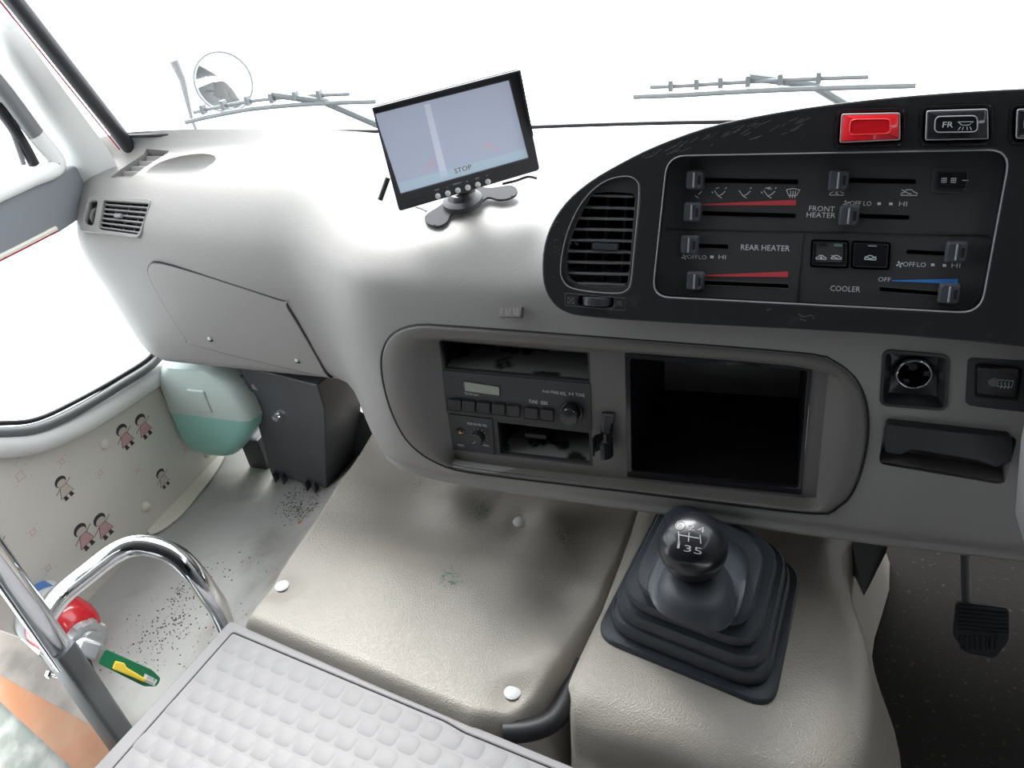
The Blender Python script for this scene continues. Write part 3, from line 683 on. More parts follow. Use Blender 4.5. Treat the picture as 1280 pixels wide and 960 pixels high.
# --- climate control panel
CP = Plane(PF.o - PF.n * .016, PF.n)
cpn = thing('climate_panel', 'black heater and cooler control panel with sliders set in the fascia', 'control panel', CP.at(1030, 385, -.01))
slots = [((860, 225.0), (998, 227.4)), ((857, 266), (994.5, 270)), ((853, 306.4), (910.5, 308.6)), ((862, 352.6), (986, 358)), ((1040, 225), (1145.5, 227)), ((1055, 269.4), (1137, 272)), ((1133, 314.6), (1203, 318.6)), ((1099, 361.4), (1195, 369))]
def slotloop(s, wpx, h=0):
    (u0, v0), (u1, v1) = s; return roundpoly([CP.ab(u0, v0 - wpx / 2, h), CP.ab(u1, v1 - wpx / 2, h), CP.ab(u1, v1 + wpx / 2, h), CP.ab(u0, v0 + wpx / 2, h)], .0016, 3)
btn = [[(1014, 299), (1061.5, 300.5), (1061, 336), (1012.5, 334)], [(1065, 300.5), (1114, 303), (1112, 338), (1063.5, 336)]]
place('panel_face', plate(CP, inset(clh, -.0035), [slotloop(s, 5.4) for s in slots] + [quad(CP, b, 0, .003) for b in btn], 0, .003), 'panel', cpn)
place('panel_back', plate(CP, inset(clh, -.0035), [], -.009, .001), 'dark', cpn)
for s in slots: MB().tube([CP.p(a, b, .0002) for a, b in slotloop(s, 6)], .00022, 4, closed=True).build('slot_edge', 'black', cpn)
knobs = [(868, 225), (865, 265.5), (861.5, 306.5), (868.5, 352), (1048.5, 225.6), (1061.5, 270), (1196, 315.6), (1187, 368)]
kw = .0235
kp = None
for k, (u, v) in enumerate(knobs):
    o = V(CP.ab(u, v, .009))
    if kp is None:
        w2, h2 = .0112, .0122; mb = MB(); rr = []
        for hh, s in ((-.006, .55), (0, .6), (.0015, .94), (.003, 1.0), (.010, .94), (.0125, .80)):
            rr.append([CP.p(o.x + a, o.y + b, hh) for a, b in roundpoly([(-w2 * s, -h2 * s), (w2 * s, -h2 * s), (w2 * s, h2 * s), (-w2 * s, h2 * s)], .004, 4)])
        kp = mb.loft(rr).build('slider_knob', 'knob', cpn, smooth=35, origin=CP.p(o.x, o.y, 0))
        k0 = o; mb = MB(); mb.box(CP.p(o.x - .0005, o.y, .013), (.0024, .0185, .003), (CP.ex, CP.ey, CP.n))
        rb = mb.build('knob_ridge', 'rim', kp, bevel=.0008); kd = MB().box(CP.p(o.x + .006, o.y, .0118), (.005, .012, .0015), (CP.ex, CP.ey, CP.n)).build('knob_dimple', 'dark', kp, bevel=.0007)
    else:
        d = CP.p(o.x, o.y, 0) - CP.p(k0.x, k0.y, 0); c = kp.copy(); COL.objects.link(c); c.location = V(kp.location) + d
        for ch in (rb, kd): q2 = ch.copy(); COL.objects.link(q2); q2.parent = c
        if k >= 5:
            for ch in c.children: pass
# scale the slider knob prototype down a touch (all copies share the mesh)
for ob_ in (kp, rb, kd): ob_.data.transform(Matrix.Scale(.80, 4))
# rockers
pplate('recirculation_button', 'gloss', CP, [(1016, 301.5), (1059.5, 302.8), (1058.5, 333.5), (1014.5, 332)], .004, .010, cpn, .0025, .0012)
pplate('button_face', 'panel', CP, [(1021, 304), (1054, 305), (1053, 328), (1020, 327)], .0045, .002, cpn, .001)
pplate('air_button', 'gloss', CP, [(1067, 303), (1111.5, 305), (1109.5, 335.5), (1065.5, 333.5)], .004, .010, cpn, .0025, .0012)
pplate('button_face', 'gloss', CP, [(1073, 306), (1106, 307.5), (1104, 330), (1072, 329)], .0045, .002, cpn, .001)
pplate('indicator_lamp', 'greenstain', CP, [(1043, 304.6), (1053, 305), (1052.8, 308.4), (1042.8, 308)], .0056, .001, cpn, .0003)
pplate('indicator_lamp', 'rim', CP, [(1085, 306.6), (1096, 307), (1096, 308.4), (1085, 308)], .0056, .001, cpn, .0003)
pplate('indicator_lamp', 'dark', CP, [(1023, 304.6), (1034, 305), (1034, 308), (1023, 307.6)], .0056, .001, cpn, .0003)
pplate('idle_switch_frame', 'panel', CP, [(1167, 209.5), (1216, 210), (1213, 242), (1164, 241)], .002, .003, cpn, .003, .0006)
pplate('idle_switch', 'gloss', CP, [(1171.5, 213.6), (1211.5, 214.4), (1208, 237.6), (1169.6, 236.8)], .005, .006, cpn, .002, .0012)
# divider lines
for a, b in (((833, 286), (1236, 294)), ((1003.6, 291), (996.5, 378))):
    A_, B_ = V(CP.ab(*a)), V(CP.ab(*b)); n_ = V((-(B_ - A_).y, (B_ - A_).x)).normalized() * .0007
    place('divider_rib', plate(CP, [tuple(A_ - n_), tuple(B_ - n_), tuple(B_ + n_), tuple(A_ + n_)], [], .0009, .0012, .0003), 'black', cpn)
hp = .0005
for pts, m in (([(876, 255.2), (995, 249.6), (995, 256.6), (876, 256.4)], 'redprint'), ([(871, 344.4), (985, 339.4), (985, 346.4), (871, 345.4)], 'redprint'), ([(1115, 350.4), (1197.5, 348.6), (1197.5, 354.8), (1115, 351.6)], 'blueprint')):
    MB().prism([CP.at(*p, hp) for p in pts], -CP.n * .0004).build('temperature_wedge', m, cpn)
T = lambda s, a, b, hh, m='white': text(CP, s, a, b, hh, hp, m, cpn)
T('FRONT', (1011, 263.6), (1043, 264.6), 6.4); T('HEATER', (1008, 271.4), (1044, 272.4), 6.2)
T('REAR HEATER', (926, 312.4), (987, 314.0), 6.8); T('COOLER', (1037.5, 363.6), (1075, 365.2), 6.8); T('OFF', (1097.5, 351.6), (1113, 352.4), 5.4)
T('OFF', (1062, 256.6), (1076, 257.0), 5.6); T('LO', (1079, 257), (1089, 257.3), 5.6); T('HI', (1123.5, 257.4), (1133.5, 257.8), 5.6)
T('OFF', (859, 323.4), (872, 323.8), 5); T('LO', (873.5, 323.8), (883, 324.2), 5); T('HI', (898, 323.6), (907, 324), 5)
T('OFF', (1128.5, 333), (1144, 333.4), 5.6); T('LO', (1146, 333.4), (1157, 333.8), 5.6); T('HI', (1189, 334.4), (1200, 334.8), 5.6)
mb = MB()
for u, v in ((1099, 254.6), (1113.6, 254.8), (890, 321.2), (1166, 331), (1180.6, 331.8)):
    mb.face([CP.at(*p, hp) for p in chip(CP, (u, v), 4.4, 3.4, 0, 0, 0)])
for u, v in ((870, 254.6), (863, 340.4)): mb.face([CP.at(*p, hp) for p in chip(CP, (u, v), 6, 1.2, 0, 0, 0)])
for u, v in ((1058, 254.4), (855.5, 321), (1124.5, 330.4)):       # fan symbol
    o = V(CP.ab(u, v, hp))
    for k in range(4):
        a = k * math.pi / 2 + .4; mb.face([CP.p(o.x, o.y, hp)] + [CP.p(o.x + math.cos(a + t) * r, o.y + math.sin(a + t) * r, hp) for t, r in ((-.35, .0025), (0, .0032), (.45, .0026))])
mb.build('dots_and_fans', 'white', cpn)
mb = MB(); wd = .0008
man = [[(-1, .4), (-.3, -.5), (.3, -.3)], [(.3, -.3), (.9, .3)], [(-.3, -.5), (.35, -.9)], [(.8, .7), (1.1, .9)]]
for i, (u, v) in enumerate(((871, 241), (900, 241), (931, 241), (962, 241))):
    icon(mb, CP, V(CP.ab(u, v, hp)), .0056, man if i else man[1:], wd, hp)
    o = V(CP.ab(u, v, hp))
    if i in (1, 3): icon(mb, CP, o, .005, [[(-.9, .8), (-.2, 1.0)], [(-1.3, -.1), (-1.6, .2)]], wd, hp)
    if i == 3: icon(mb, CP, o, .004, [[(-.5, .9), (0, 1.3), (.5, .9), (-.5, .9)]], wd, hp)
o = V(CP.ab(991, 241.5, hp))
icon(mb, CP, o, .0044, [[(-1.4, .7), (0, 1.0), (1.4, .7), (.8, -.5), (-.8, -.5), (-1.4, .7)]] + [[(x, .5), (x + .1, 0), (x - .1, -.5), (x, -1)] for x in (-.5, 0, .5)], wd, hp)
car = [[(-2, -.6), (2, -.6), (2, 0), (1.2, .3), (.5, .9), (-.9, .9), (-1.2, .2), (-2, 0), (-2, -.6)]]
def carrow(k): return {'in': [[(.4, .3), (-.4, .3), (-.4, -.2), (.5, -.2)], [(-.5, .1), (-.1, .4)]], 'out': [[(-2, .9), (-.2, -.1), (.6, -.2)]], 'thru': [[(-1.9, .6), (0, -.3), (1.9, .6)]]}[k]
for (u, v, s, k) in ((1046, 241.4, .0040, 'in'), (1136.6, 241.4, .0044, 'out')):
    icon(mb, CP, V(CP.ab(u, v, hp)), s * .75, car + carrow(k), wd, hp)
for (u, v, s, k) in ((1026.5, 322, .0033, 'in'), (1045.5, 322, .0033, 'out'), (1088, 322.6, .0036, 'thru')):
    icon(mb, CP, V(CP.ab(u, v, .0058)), s * .68, car + carrow(k), wd, .0058)
o = V(CP.ab(1180, 225.4, .0053))
for dx in (0, .0075):
    for a in (-.0018, 0, .0018): icon(mb, CP, o + V((dx, a)), .002, [[(-1, 0), (1, 0)]], .0006, .0053)
    for a in (-.0018, 0, .0018): icon(mb, CP, o + V((dx + a, 0)), .002, [[(0, -1), (0, 1)]], .0004, .0053)
icon(mb, CP, o + V((.017, 0)), .0025, [[(-1, 0), (1, 0)]], .0005, .0053)
mb.build('control_symbols', 'white', cpn)
# --- push switches on the fascia's upper band
def pushsw(label, px, m, name):
    t_ = thing(name, label, 'switch', PF.at(px[3][0], px[3][1]))
    c = [sum(p[i] for p in px) / 4 for i in (0, 1)]; sh = lambda s, d=0: [(c[0] + (u - c[0]) * s, c[1] + (v - c[1]) * s + d) for u, v in px]
    lo = quad(PF, px, 0, .006)
    place('switch_frame', plate(PF, inset(lo, -.0012), [inset(lo, .0018)], .0016, .010, .0008), 'gloss', t_, smooth=40)
    place('switch_well', plate(PF, lo, [], -.010, .001), 'dark', t_)
    rr = []
    for s, hh in ((.0035, -.010), (.0035, .003), (.0042, .0052), (.0052, .0060)): rr.append([PF.p(a, b, hh) for a, b in inset(lo, s)])
    MB().loft(rr).build('push_button', m, t_, smooth=40)
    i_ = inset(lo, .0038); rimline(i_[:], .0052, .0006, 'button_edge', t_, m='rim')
    w0 = .52; hgt = .42; pill = [(c[0] + (u - c[0]) * .60, c[1] - 1 + (v - c[1]) * .42) for u, v in px]
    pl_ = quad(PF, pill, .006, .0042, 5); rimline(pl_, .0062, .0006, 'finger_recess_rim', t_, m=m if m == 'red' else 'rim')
    place('finger_recess', plate(PF, pl_, [], .0061, .0006), m, t_)
    return t_
pushsw('red hazard push switch at the top of the fascia', sw[0], 'red', 'hazard_switch')
fr = pushsw('black push switch lettered FR with a lamp symbol, right of the red one', sw[1], 'gloss', 'lamp_switch')
text(PF, 'FR', (1178, 159.4), (1191, 159.2), 7, .0066, 'white', fr)
mb = MB(); o = V(PF.ab(1207, 155, .0066))
icon(mb, PF, o, .0045, [[(-1.3, .4), (1.3, .4), (.6, -.2), (-.6, -.2), (-1.3, .4)]] + [[(x, -.5), (x * 1.4, -1.1)] for x in (-.8, -.3, .3, .8)], .0005, .0066); mb.build('lamp_symbol', 'white', fr)
pushsw('black push switch cut off by the right edge of the photograph', sw[2], 'gloss', 'edge_switch')

# ================================================================ MONITOR
_f = PZ(585, 250, 1 - .386); mc = EYE + ray(567, 176) * (((_f - EYE).y / ray(585, 240).y * 1.0) * .90)
vd = ray(567, 176).normalized()
MP = Plane(mc, (-vd + V((.06, 0, -.10))).normalized())
wv = (MP.at(649, 85) - MP.at(464.5, 133)).normalized(); MP = Plane(mc, MP.n, wv)
mon = thing('monitor', 'tilted black flat monitor on the dashboard top', 'monitor', PZ(588, 262, 1 - .386))
out = [(464.5, 133), (649, 85.5), (675, 212.5), (499, 264.5)]; scr = [(468.5, 143), (636.5, 100.5), (661, 197.5), (501, 242.5)]
lo = quad(MP, out, .004, .004); ls = quad(MP, scr, .004, .001)
place('front_frame', plate(MP, lo, [ls], .004, .012, .0012), 'monitor', mon, smooth=40)
place('back_shell', plate(MP, inset(lo, .004), [], -.010, .018, .003), 'monitor', mon, smooth=40)
place('screen', plate(MP, inset(ls, -.001), [], -.001, .003), 'screen', mon)
# visor: left, top, right walls
vz = [MP.ab(*p, .012) for p in [(486, 222), (459, 134), (650, 85), (668, 168)]]
w_ = [V(MP.ab(*p, .004)) for p in [(490, 224), (465, 134), (648, 87), (667, 170)]]
for a, b in ((0, 1), (1, 2), (2, 3)):
    p0, p1 = w_[a], w_[b]; nn = V((-(p1 - p0).y, (p1 - p0).x)).normalized() * .0016
    d0 = .020 if a == 1 else (.004 if a == 0 else .020); d1 = .020 if b != 3 else .004
    MB().loft([[MP.p(*(p0), .003), MP.p(*(p0 - nn), .003), MP.p(*(p0 - nn), d0), MP.p(*p0, d0)], [MP.p(*p1, .003), MP.p(*(p1 - nn), .003), MP.p(*(p1 - nn), d1), MP.p(*p1, d1)]]).build('visor', 'monitor', mon)
for k in range(6):
    u = 547.3 + k * 12.5; v = 245.2 - k * 3.6
    MB().lathe(MP.at(u, v, .004), MP.n, [(.0033, -.001), (.0033, .001), (.0022, .0018), (0, .0019)], 16).build('push_button', 'rivet', mon, smooth=40)
for k, s in enumerate(['PW', '-', 'MENU', '+', 'AV', '*']):
    u = 544.6 + k * 12.5; v = 239 - k * 3.6; L = 2.6 * len(s); text(MP, s, (u + 2 - L / 2, v), (u + 2 + L / 2, v - L * .28), 2, .0045, 'white', mon)
rimline(roundpoly([MP.ab(*p, .0042) for p in [(509, 251), (532, 245.5), (535, 251), (511, 257)]], .003), .0042, .0003, 'remote_window', mon, MP, 'black')
S = lambda pts, m, n_: MB().face([MP.at(*p, .0008) for p in pts]).build(n_, m, mon)
S([(530, 131), (537, 129.5), (560, 220), (551, 222)], 'screenlight', 'picture_stripe')
S([(497, 229), (657, 186), (660.5, 196.5), (501, 241)], 'screenteal', 'picture_band')
mb = MB()
for pts in ([(529, 216), (545, 196)], [(538, 206), (545, 205)], [(608, 178), (622, 187)], [(604, 182), (612, 183)]): mb.ribbon(MP, [MP.ab(*p, .001) for p in pts], .0006, .001)
mb.build('guide_lines', 'screenred', mon)
text(MP, 'STOP', (569, 217), (590, 211), 6, .0012, 'orange', mon)
# foot
bp_ = PZ(586, 262, 1 - .385)
foot = MB(); 
dz = Plane(W(bp_.x, bp_.y, -.3865), (0, -.13, 1))
ft = [dz.ab(*p) for p in [(533, 281), (541, 285), (551, 285.5), (560, 280), (565, 271), (580, 265.5), (598, 259), (610, 250), (622, 252.5), (634, 252), (645, 247), (647, 240), (640, 235), (628, 236), (612, 238), (598, 236), (585, 240), (570, 240), (560, 247), (556, 255), (548, 262), (538, 268), (532, 274)]]
place('foot_plate', plate(dz, smooth_loop(ft, 3), [], .004, .003, .0006), 'footgrey', mon, smooth=40)
for u, v in ((543, 281), (640, 245)): MB().lathe(dz.at(u, v, .0042), dz.n, [(.0016, -.001), (.0016, .0002)], 10).build('foot_hole', 'dark', mon)
MB().lathe(dz.at(579, 254, .004), dz.n, [(.025, -.001), (.025, .006), (.022, .008), (.018, .010), (.016, .014), (.014, .016)], 32).build('swivel_base', 'monitor', mon, smooth=35)
o = dz.at(579, 250, .012); MB().tube([o, o + V((0, .012, .008)), MP.p(.004, -.035, -.022)], .012, 14).build('support_neck', 'monitor', mon, smooth=40)
MB().tube([MP.at(485, 222, -.03), MP.at(480, 236, -.03), MP.at(475, 250, -.03)], .0032, 10).build('aerial_stub', 'monitor', mon, smooth=40)
MB().tube(smooth_loop([tuple(MP.at(*p, -.02)) for p in [(628, 230), (645, 226), (660, 221), (671, 223)]], 4, False), .0016, 8).build('cable_end', 'monitor', mon, smooth=40)
MB().tube(smooth_loop([tuple(dz.at(*p, .004)) for p in [(520, 259), (527, 261), (533, 264)]], 4, False), .0012, 6).build('cable_tail', 'monitor', mon, smooth=40)
# dried glue stain on the dash
st = Plane(W(-.39, .80, -.3795), (0, -.28, 1)); mb = MB(); rs = random.Random(9)

# ================================================================ ENGINE COVER MAT
CZ = .160                                    # crest height (eye level -.84)
poly = [PZ(296, 776, CZ), PZ(586, 902, CZ), PZ(640, 902, CZ), PZ(676, 878, CZ), PZ(712, 836, CZ), PZ(800, 660, CZ), V((-.20, 1.1, CZ)), V((-.712, 1.1, CZ))]
poly = [V((p.x, p.y)) for p in poly]
def inside(p, L):
    c = False; n = len(L); j = n - 1
    for i in range(n):
        if ((L[i][1] > p.y) != (L[j][1] > p.y)) and (p.x < (L[j][0] - L[i][0]) * (p.y - L[i][1]) / (L[j][1] - L[i][1]) + L[i][0]): c = not c
        j = i
    return c
def sd(p):
    d = 9; ins = inside(p, poly); c = sum(poly, V((0, 0))) / len(poly)
    for i in range(len(poly)):
        a, b = poly[i], poly[(i + 1) % len(poly)]; e = b - a; t = max(0, min(1, (p - a).dot(e) / e.dot(e))); d = min(d, (p - a - e * t).length)
    return -d if ins else d
area = sum(poly[i].x * poly[(i + 1) % len(poly)].y - poly[(i + 1) % len(poly)].x * poly[i].y for i in range(len(poly)))
if area < 0: poly = poly[::-1]
riv = [PZ(353, 733, CZ), PZ(641, 866, CZ), PZ(650, 653, CZ)]
B = lambda u, v: PZ(u, v, CZ)
bumps = [(B(510, 650), .055, -.016), (B(560, 625), .03, .012), (B(600, 690), .05, -.006), (B(480, 700), .07, .006), (B(700, 740), .03, -.020), (B(735, 690), .03, -.012), (B(690, 650), .03, .010), (B(450, 610), .04, .008),
         (B(640, 720), .035, .010), (B(560, 760), .09, .004), (B(610, 640), .02, -.006), (B(690, 820), .022, .010), (B(655, 845), .02, .006)] + [(r, .017, -.008) for r in riv]
def cover_z(x, y):
    p = V((x, y)); s = sd(p)
    e = max(0, min(1, (s + .016) / .034)); dr = (1 - math.sqrt(max(0, 1 - e ** 2))) if e < 1 else 1
    front = y < .62
    tot = .20
    z = CZ - tot * dr ** .9 * (1) + sum(bump2(x, y, b[0].x, b[0].y, b[1], b[2] * 1.35) for b in bumps)
    if y > .85: z += (y - .85) * .10
    # soft wrinkles
    z += .0022 * math.sin(x * 46 + y * 21) * math.exp(-((x + .42) ** 2 + (y - .72) ** 2) / .03)
    return max(z, .004)
mb = MB().grid(130, 150, lambda u, v: V((-.79 + u * .60, .43 + v * .70, cover_z(-.79 + u * .60, .43 + v * .70))))
for f_ in [f_ for f_ in mb.bm.faces if all(v_.co.z <= .0041 for v_ in f_.verts)]: mb.bm.faces.remove(f_)
for v_ in [v_ for v_ in mb.bm.verts if not v_.link_faces]: mb.bm.verts.remove(v_)
cov = tag(place('engine_cover_mat', mb.mesh(), 'vinyl', smooth=180), 'beige leather-grain vinyl cover over the engine hump, below the radio frame', 'cover')
def hit(u, v):
    r_ = ray(u, v).normalized(); t = .7
    while t < 1.6:
        p = EYE + r_ * t
        if p.z < cover_z(p.x, p.y): return p
        t += .0008
    return EYE + r_ * t
riv = [hit(353, 733), hit(641, 866), hit(650, 653)]
nm = ['left white push rivet on the beige engine cover', 'front white push rivet near the corner of the beige engine cover', 'rear push rivet on the beige cover, just below the grey frame']
for r, l in zip(riv, nm):
    z = cover_z(r.x, r.y); m_ = MB().lathe((r.x, r.y, z - .004), (0, 0, 1), [(.004, -.002), (.010, .004), (.0105, .0055), (.009, .0068), (0, .0072)], 24)
    tag(m_.build('push_rivet', 'rivet', None, smooth=40), l, 'rivet', 'push rivets on the engine cover')
# ================================================================ STEP PANEL
SZ = .142
stp = thing('engine_hatch', 'pale grey hinged hatch with embossed rounded squares in the foreground', 'hatch', PZ(400, 900, 0.10))
SP = Plane((0, 0, SZ), (0, 0, 1))
spx = [(288, 776), (560, 888), (585, 905), (780, 985), (1000, 1100), (300, 1400), (-60, 1150), (120, 958)]
lo = roundpoly([SP.ab(*p) for p in spx], .006)
li = roundpoly([SP.ab(*p) for p in [(291, 791), (556, 902), (580, 916), (700, 965), (960, 1110), (310, 1350), (-20, 1150), (140, 962)]], .004)
place('panel_rim', plate(SP, lo, [inset(li, -.0006)], .001, .03, .002), 'step', stp, smooth=40)
place('panel_field', plate(SP, inset(li, .0006), [], .0004, .025, .0006), 'step', stp, smooth=40)
place('rim_groove', plate(SP, inset(li, -.002), [], -.002, .02), 'dark', stp)
ea = (V(SP.ab(556, 902)) - V(SP.ab(291, 791))).normalized(); eb = V((-ea.y, ea.x)); o = V(SP.ab(291, 791))
ea2 = (V(SP.ab(140, 962)) - V(SP.ab(291, 791))).normalized()
pit = .0295; tread = MB(); cnt = 0
for i in range(-4, 34):
    for j in range(0, 16):
        p = o + ea * ((i + .55 + (.5 if j % 2 else 0)) * pit * .98) - eb * ((j + .65) * pit * .86)
        if not inside(p, inset(li, .010)): continue
        s = pit * .445
        base = [p + ea * (a * s) + eb * (b * s) for a, b in roundpoly([(-1, -.92), (1, -.92), (1, .92), (-1, .92)], .55, 3)]
        top = [p + (q_ - p) * .80 for q_ in base]
        tread.loft([[SP.p(*q_, .0002) for q_ in base], [SP.p(*q_, .0009) for q_ in top]])
t_ = tread.build('embossed_squares', 'step', stp, smooth=30); t_['kind'] = 'stuff'
# dark hose in the gap at the cover's corner
tag(MB().tube(smooth_loop([tuple(PZ(*p, .135)) for p in [(630, 915), (665, 912), (694, 898), (712, 865), (722, 830)]], 4, False), .013, 12).build('rubber_hose', 'blackgasket', None, smooth=50), 'black hose in the gap beside the gear console', 'hose')

# ================================================================ GEAR CONSOLE
GZ = .200
# outline of the crest (top) and the skirt, from front-left anticlockwise
cx = [PZ(712, 862, GZ), PZ(725, 815, GZ), PZ(800, 660, GZ), V((-.185, 1.0, GZ)), V((.06, 1.0, GZ)), PZ(1040, 680, GZ), PZ(1072, 800, GZ), PZ(1062, 930, GZ), PZ(1000, 968, GZ), PZ(860, 920, GZ), PZ(752, 884, GZ)]
cen = V((-.06, .68, GZ)); rr = []
top = smooth_loop([(p.x, p.y) for p in cx], 5)
tc_ = sum((V(p) for p in top), V((0, 0))) / len(top)
def offs(d): return [tuple(tc_ + (V(p) - tc_) * (1 + d / .17)) if d < 0 else tuple(q) for p, q in zip(top, inset(top, -max(d, 0)))]
prof = [(-.05, .0), (-.028, .0), (-.012, -.002), (.0, -.008), (.008, -.018), (.013, -.034), (.018, -.07), (.028, -.13), (.045, -.205)]
for d, dz_ in prof: rr.append([V((a, b, GZ + dz_)) for a, b in offs(d)])
for r_ in rr[4:]:
    for p in r_:
        if p.x < -.12: p.x = lerp(p.x, -.212, .6)
        if p.x > .05: p.x += (GZ - p.z) * .12
mb = MB(); mb.loft(rr, cap=False); mb.face(rr[0])
con = tag(mb.build('gear_console', 'vinyl', None, smooth=70), 'beige vinyl-covered gear console carrying the black lever boot', 'console')
tag(MB().lathe(PX(1074, 788, .108), (1, 0, .3), [(.010, -.008), (.010, .003), (.008, .005), (0, .006)], 20).build('push_rivet', 'rivet', None, smooth=40), 'push rivet on the right flank of the gear console', 'rivet')
# torn flap hanging behind the console
fl = [PY(1062, 668, .86), PY(1112, 672, .86), PY(1108, 690, .84), PY(1080, 745, .80), PY(1068, 720, .83)]
tag(MB().prism(fl, V((0, .004, 0))).build('hanging_flap', 'gasket', None), 'torn grey carpet flap hanging under the dashboard right of the console', 'flap')

# ================================================================ GEAR BOOT + LEVER
gb = thing('gear_boot', 'stepped dark rubber bellows around the gear lever', 'gear boot', (-.1, .67, GZ))
base = [PZ(745, 797, GZ), PZ(965, 888, GZ), PZ(1000, 715, GZ), PZ(828, 632, GZ)]
base = [V((p.x, p.y)) for p in base]; bc = sum(base, V((0, 0))) / 4
kpos = EYE + ray(866, 682) * (.79 / FPX)           # knob centre
npos = EYE + ray(871, 738) * (.815 / FPX)          # neck
def bring(s, z, t, r):
    c = bc.lerp(V((npos.x, npos.y)), t); q_ = [c + (b - bc) * s for b in base]
    return [V((a, b, z)) for a, b in roundpoly([tuple(x) for x in q_], r, 6)]
H = npos.z - GZ; R = []
R += [bring(1.02, GZ - .002, 0, .03), bring(1.02, GZ + .004, 0, .03), bring(1.0, GZ + .007, 0, .03)]
ss = [.93, .87, .77, .64, .50, .38]; zz = [GZ + .008 + (H - .012) * t for t in (0, .18, .36, .55, .77, 1)]; tt = [0, .04, .10, .22, .45, 1]
for k in range(5):
    dz2 = zz[k + 1] - zz[k]; s_ = ss[k]; ta, tb_ = tt[k], tt[k + 1]
    R += [bring(s_ - .035, zz[k] - .001, ta, .035), bring(s_ - .002, zz[k] + .002, ta, .04), bring(s_, zz[k] + dz2 * .35, lerp(ta, tb_, .2), .04), bring(s_ - .012, zz[k] + dz2 * .75, lerp(ta, tb_, .5), .038), bring(s_ - .035, zz[k] + dz2 * .93, lerp(ta, tb_, .7), .036), bring(lerp(s_, ss[k + 1], .75), zz[k] + dz2 * .90, lerp(ta, tb_, .9), .032)]
R += [bring(.38, npos.z - .004, 1, .04), bring(.37, npos.z + .008, 1, .04), bring(.33, npos.z + .016, 1, .03), bring(.27, npos.z + .020, 1, .025), bring(.15, npos.z + .022, 1, .02)]
MB().loft(R).build('bellows', 'rubber', gb, smooth=50)
lev = thing('gear_lever', 'gear lever with a polished black knob marked with five gears and reverse', 'gear lever', npos)
ax = (kpos - npos).normalized()
MB().tube([npos - ax * .03, kpos], .008, 12).build('lever_shaft', 'steel', lev, smooth=40)
kax = (ax * .55 - ray(866, 680).normalized() * .65 + V((0, .05, .05))).normalized()
MB().lathe(kpos, kax, [(.014, -.040), (.020, -.036), (.0265, -.028), (.0315, -.014), (.0335, -.002), (.0325, .008), (.029, .017), (.0235, .0235), (.016, .0275), (.008, .0292), (.0001, .0297)], 48).build('knob', 'knobblack', lev, smooth=180)
KP = Plane(kpos + kax * .0295, kax)
def kt(s, a, b, hpx): 
    o_ = text(KP, s, a, b, hpx, -.0004, 'dimprint', lev, 'gear_mark')
    for v in o_.data.vertices:
        p = v.co + npos; d = p - kpos; hh = d.dot(kax); rad = (d - kax * hh).length
        v.co = v.co - kax * (rad * rad * (7.5 + rad * 150) - .0010)
    return o_
kt('2', (859.5, 663), (868, 664), 6.8); kt('4', (871.5, 665), (880.5, 666), 7); kt('3', (854.5, 687), (863.5, 688.5), 6.8); kt('5', (867, 689.5), (877, 691), 7); kt('1', (846, 683), (849, 683.5), 7.4); kt('R', (847.5, 659), (853, 659.6), 5.6)
mb = MB()
def krib(pts, wd=.0010):
    P_ = []
    for u, v in pts: P_.append(KP.ab(u, v, 0))
    for a, b in zip(P_, P_[1:]):
        a, b = V(a), V(b); t = (b - a).normalized(); nn = V((-t.y, t.x)) * wd / 2
        def q_(p): return KP.p(p.x, p.y, .0010 - p.length_squared * (7.5 + p.length * 150))
        mb.face([q_(a - nn), q_(b - nn), q_(b + nn), q_(a + nn)])
krib([(848, 664), (848.5, 673)]); krib([(848, 668), (861, 671), (874, 673)]); krib([(861.5, 666), (860.5, 677)]); krib([(875, 669), (876, 679)]); krib([(848.6, 666), (848.3, 676)])
krib([(850.3 + 6 * math.cos(a), 656 + 5.6 * math.sin(a)) for a in [i * math.pi / 8 for i in range(17)]], .0008)
mb.build('shift_diagram', 'dimprint', lev)

# ================================================================ PEDAL
pd = thing('accelerator_pedal', 'black ribbed accelerator pedal on the dark carpet', 'pedal', PZ(1225, 820, 0.0))
PP = Plane(PZ(1225, 790, .085), (0, -.80, .60))
place('pad', plate(PP, roundpoly([PP.ab(*p) for p in [(1196, 752), (1262, 760), (1262, 800), (1244, 824), (1206, 816), (1192, 795)]], .006), [], 0, .012, .002), 'rubber', pd, smooth=40)
for k in range(7):
    v = 757 + k * 5; a = PP.ab(1198, v, 0); b = PP.ab(1259, v + 6, 0)
    place('tread_rib', plate(PP, [(a[0], a[1] - .0012), (b[0], b[1] - .0012), (b[0], b[1] + .0012), (a[0], a[1] + .0012)], [], .0025, .004), 'rubber', pd)
for k in range(8):
    u = 1200 + k * 6.6; a = PP.ab(u, 795, 0); b = PP.ab(u + (1 if k < 6 else -2), 812, 0)
    place('tread_rib', plate(PP, [(b[0] - .001, b[1]), (b[0] + .001, b[1]), (a[0] + .001, a[1]), (a[0] - .001, a[1])], [], .0025, .004), 'rubber', pd)
p0 = PP.at(1208, 756, -.01); MB().tube([p0, p0 + V((-.012, .10, .10)), p0 + V((-.02, .16, .2))], .006, 10).build('pedal_arm', 'steel', pd, smooth=40)

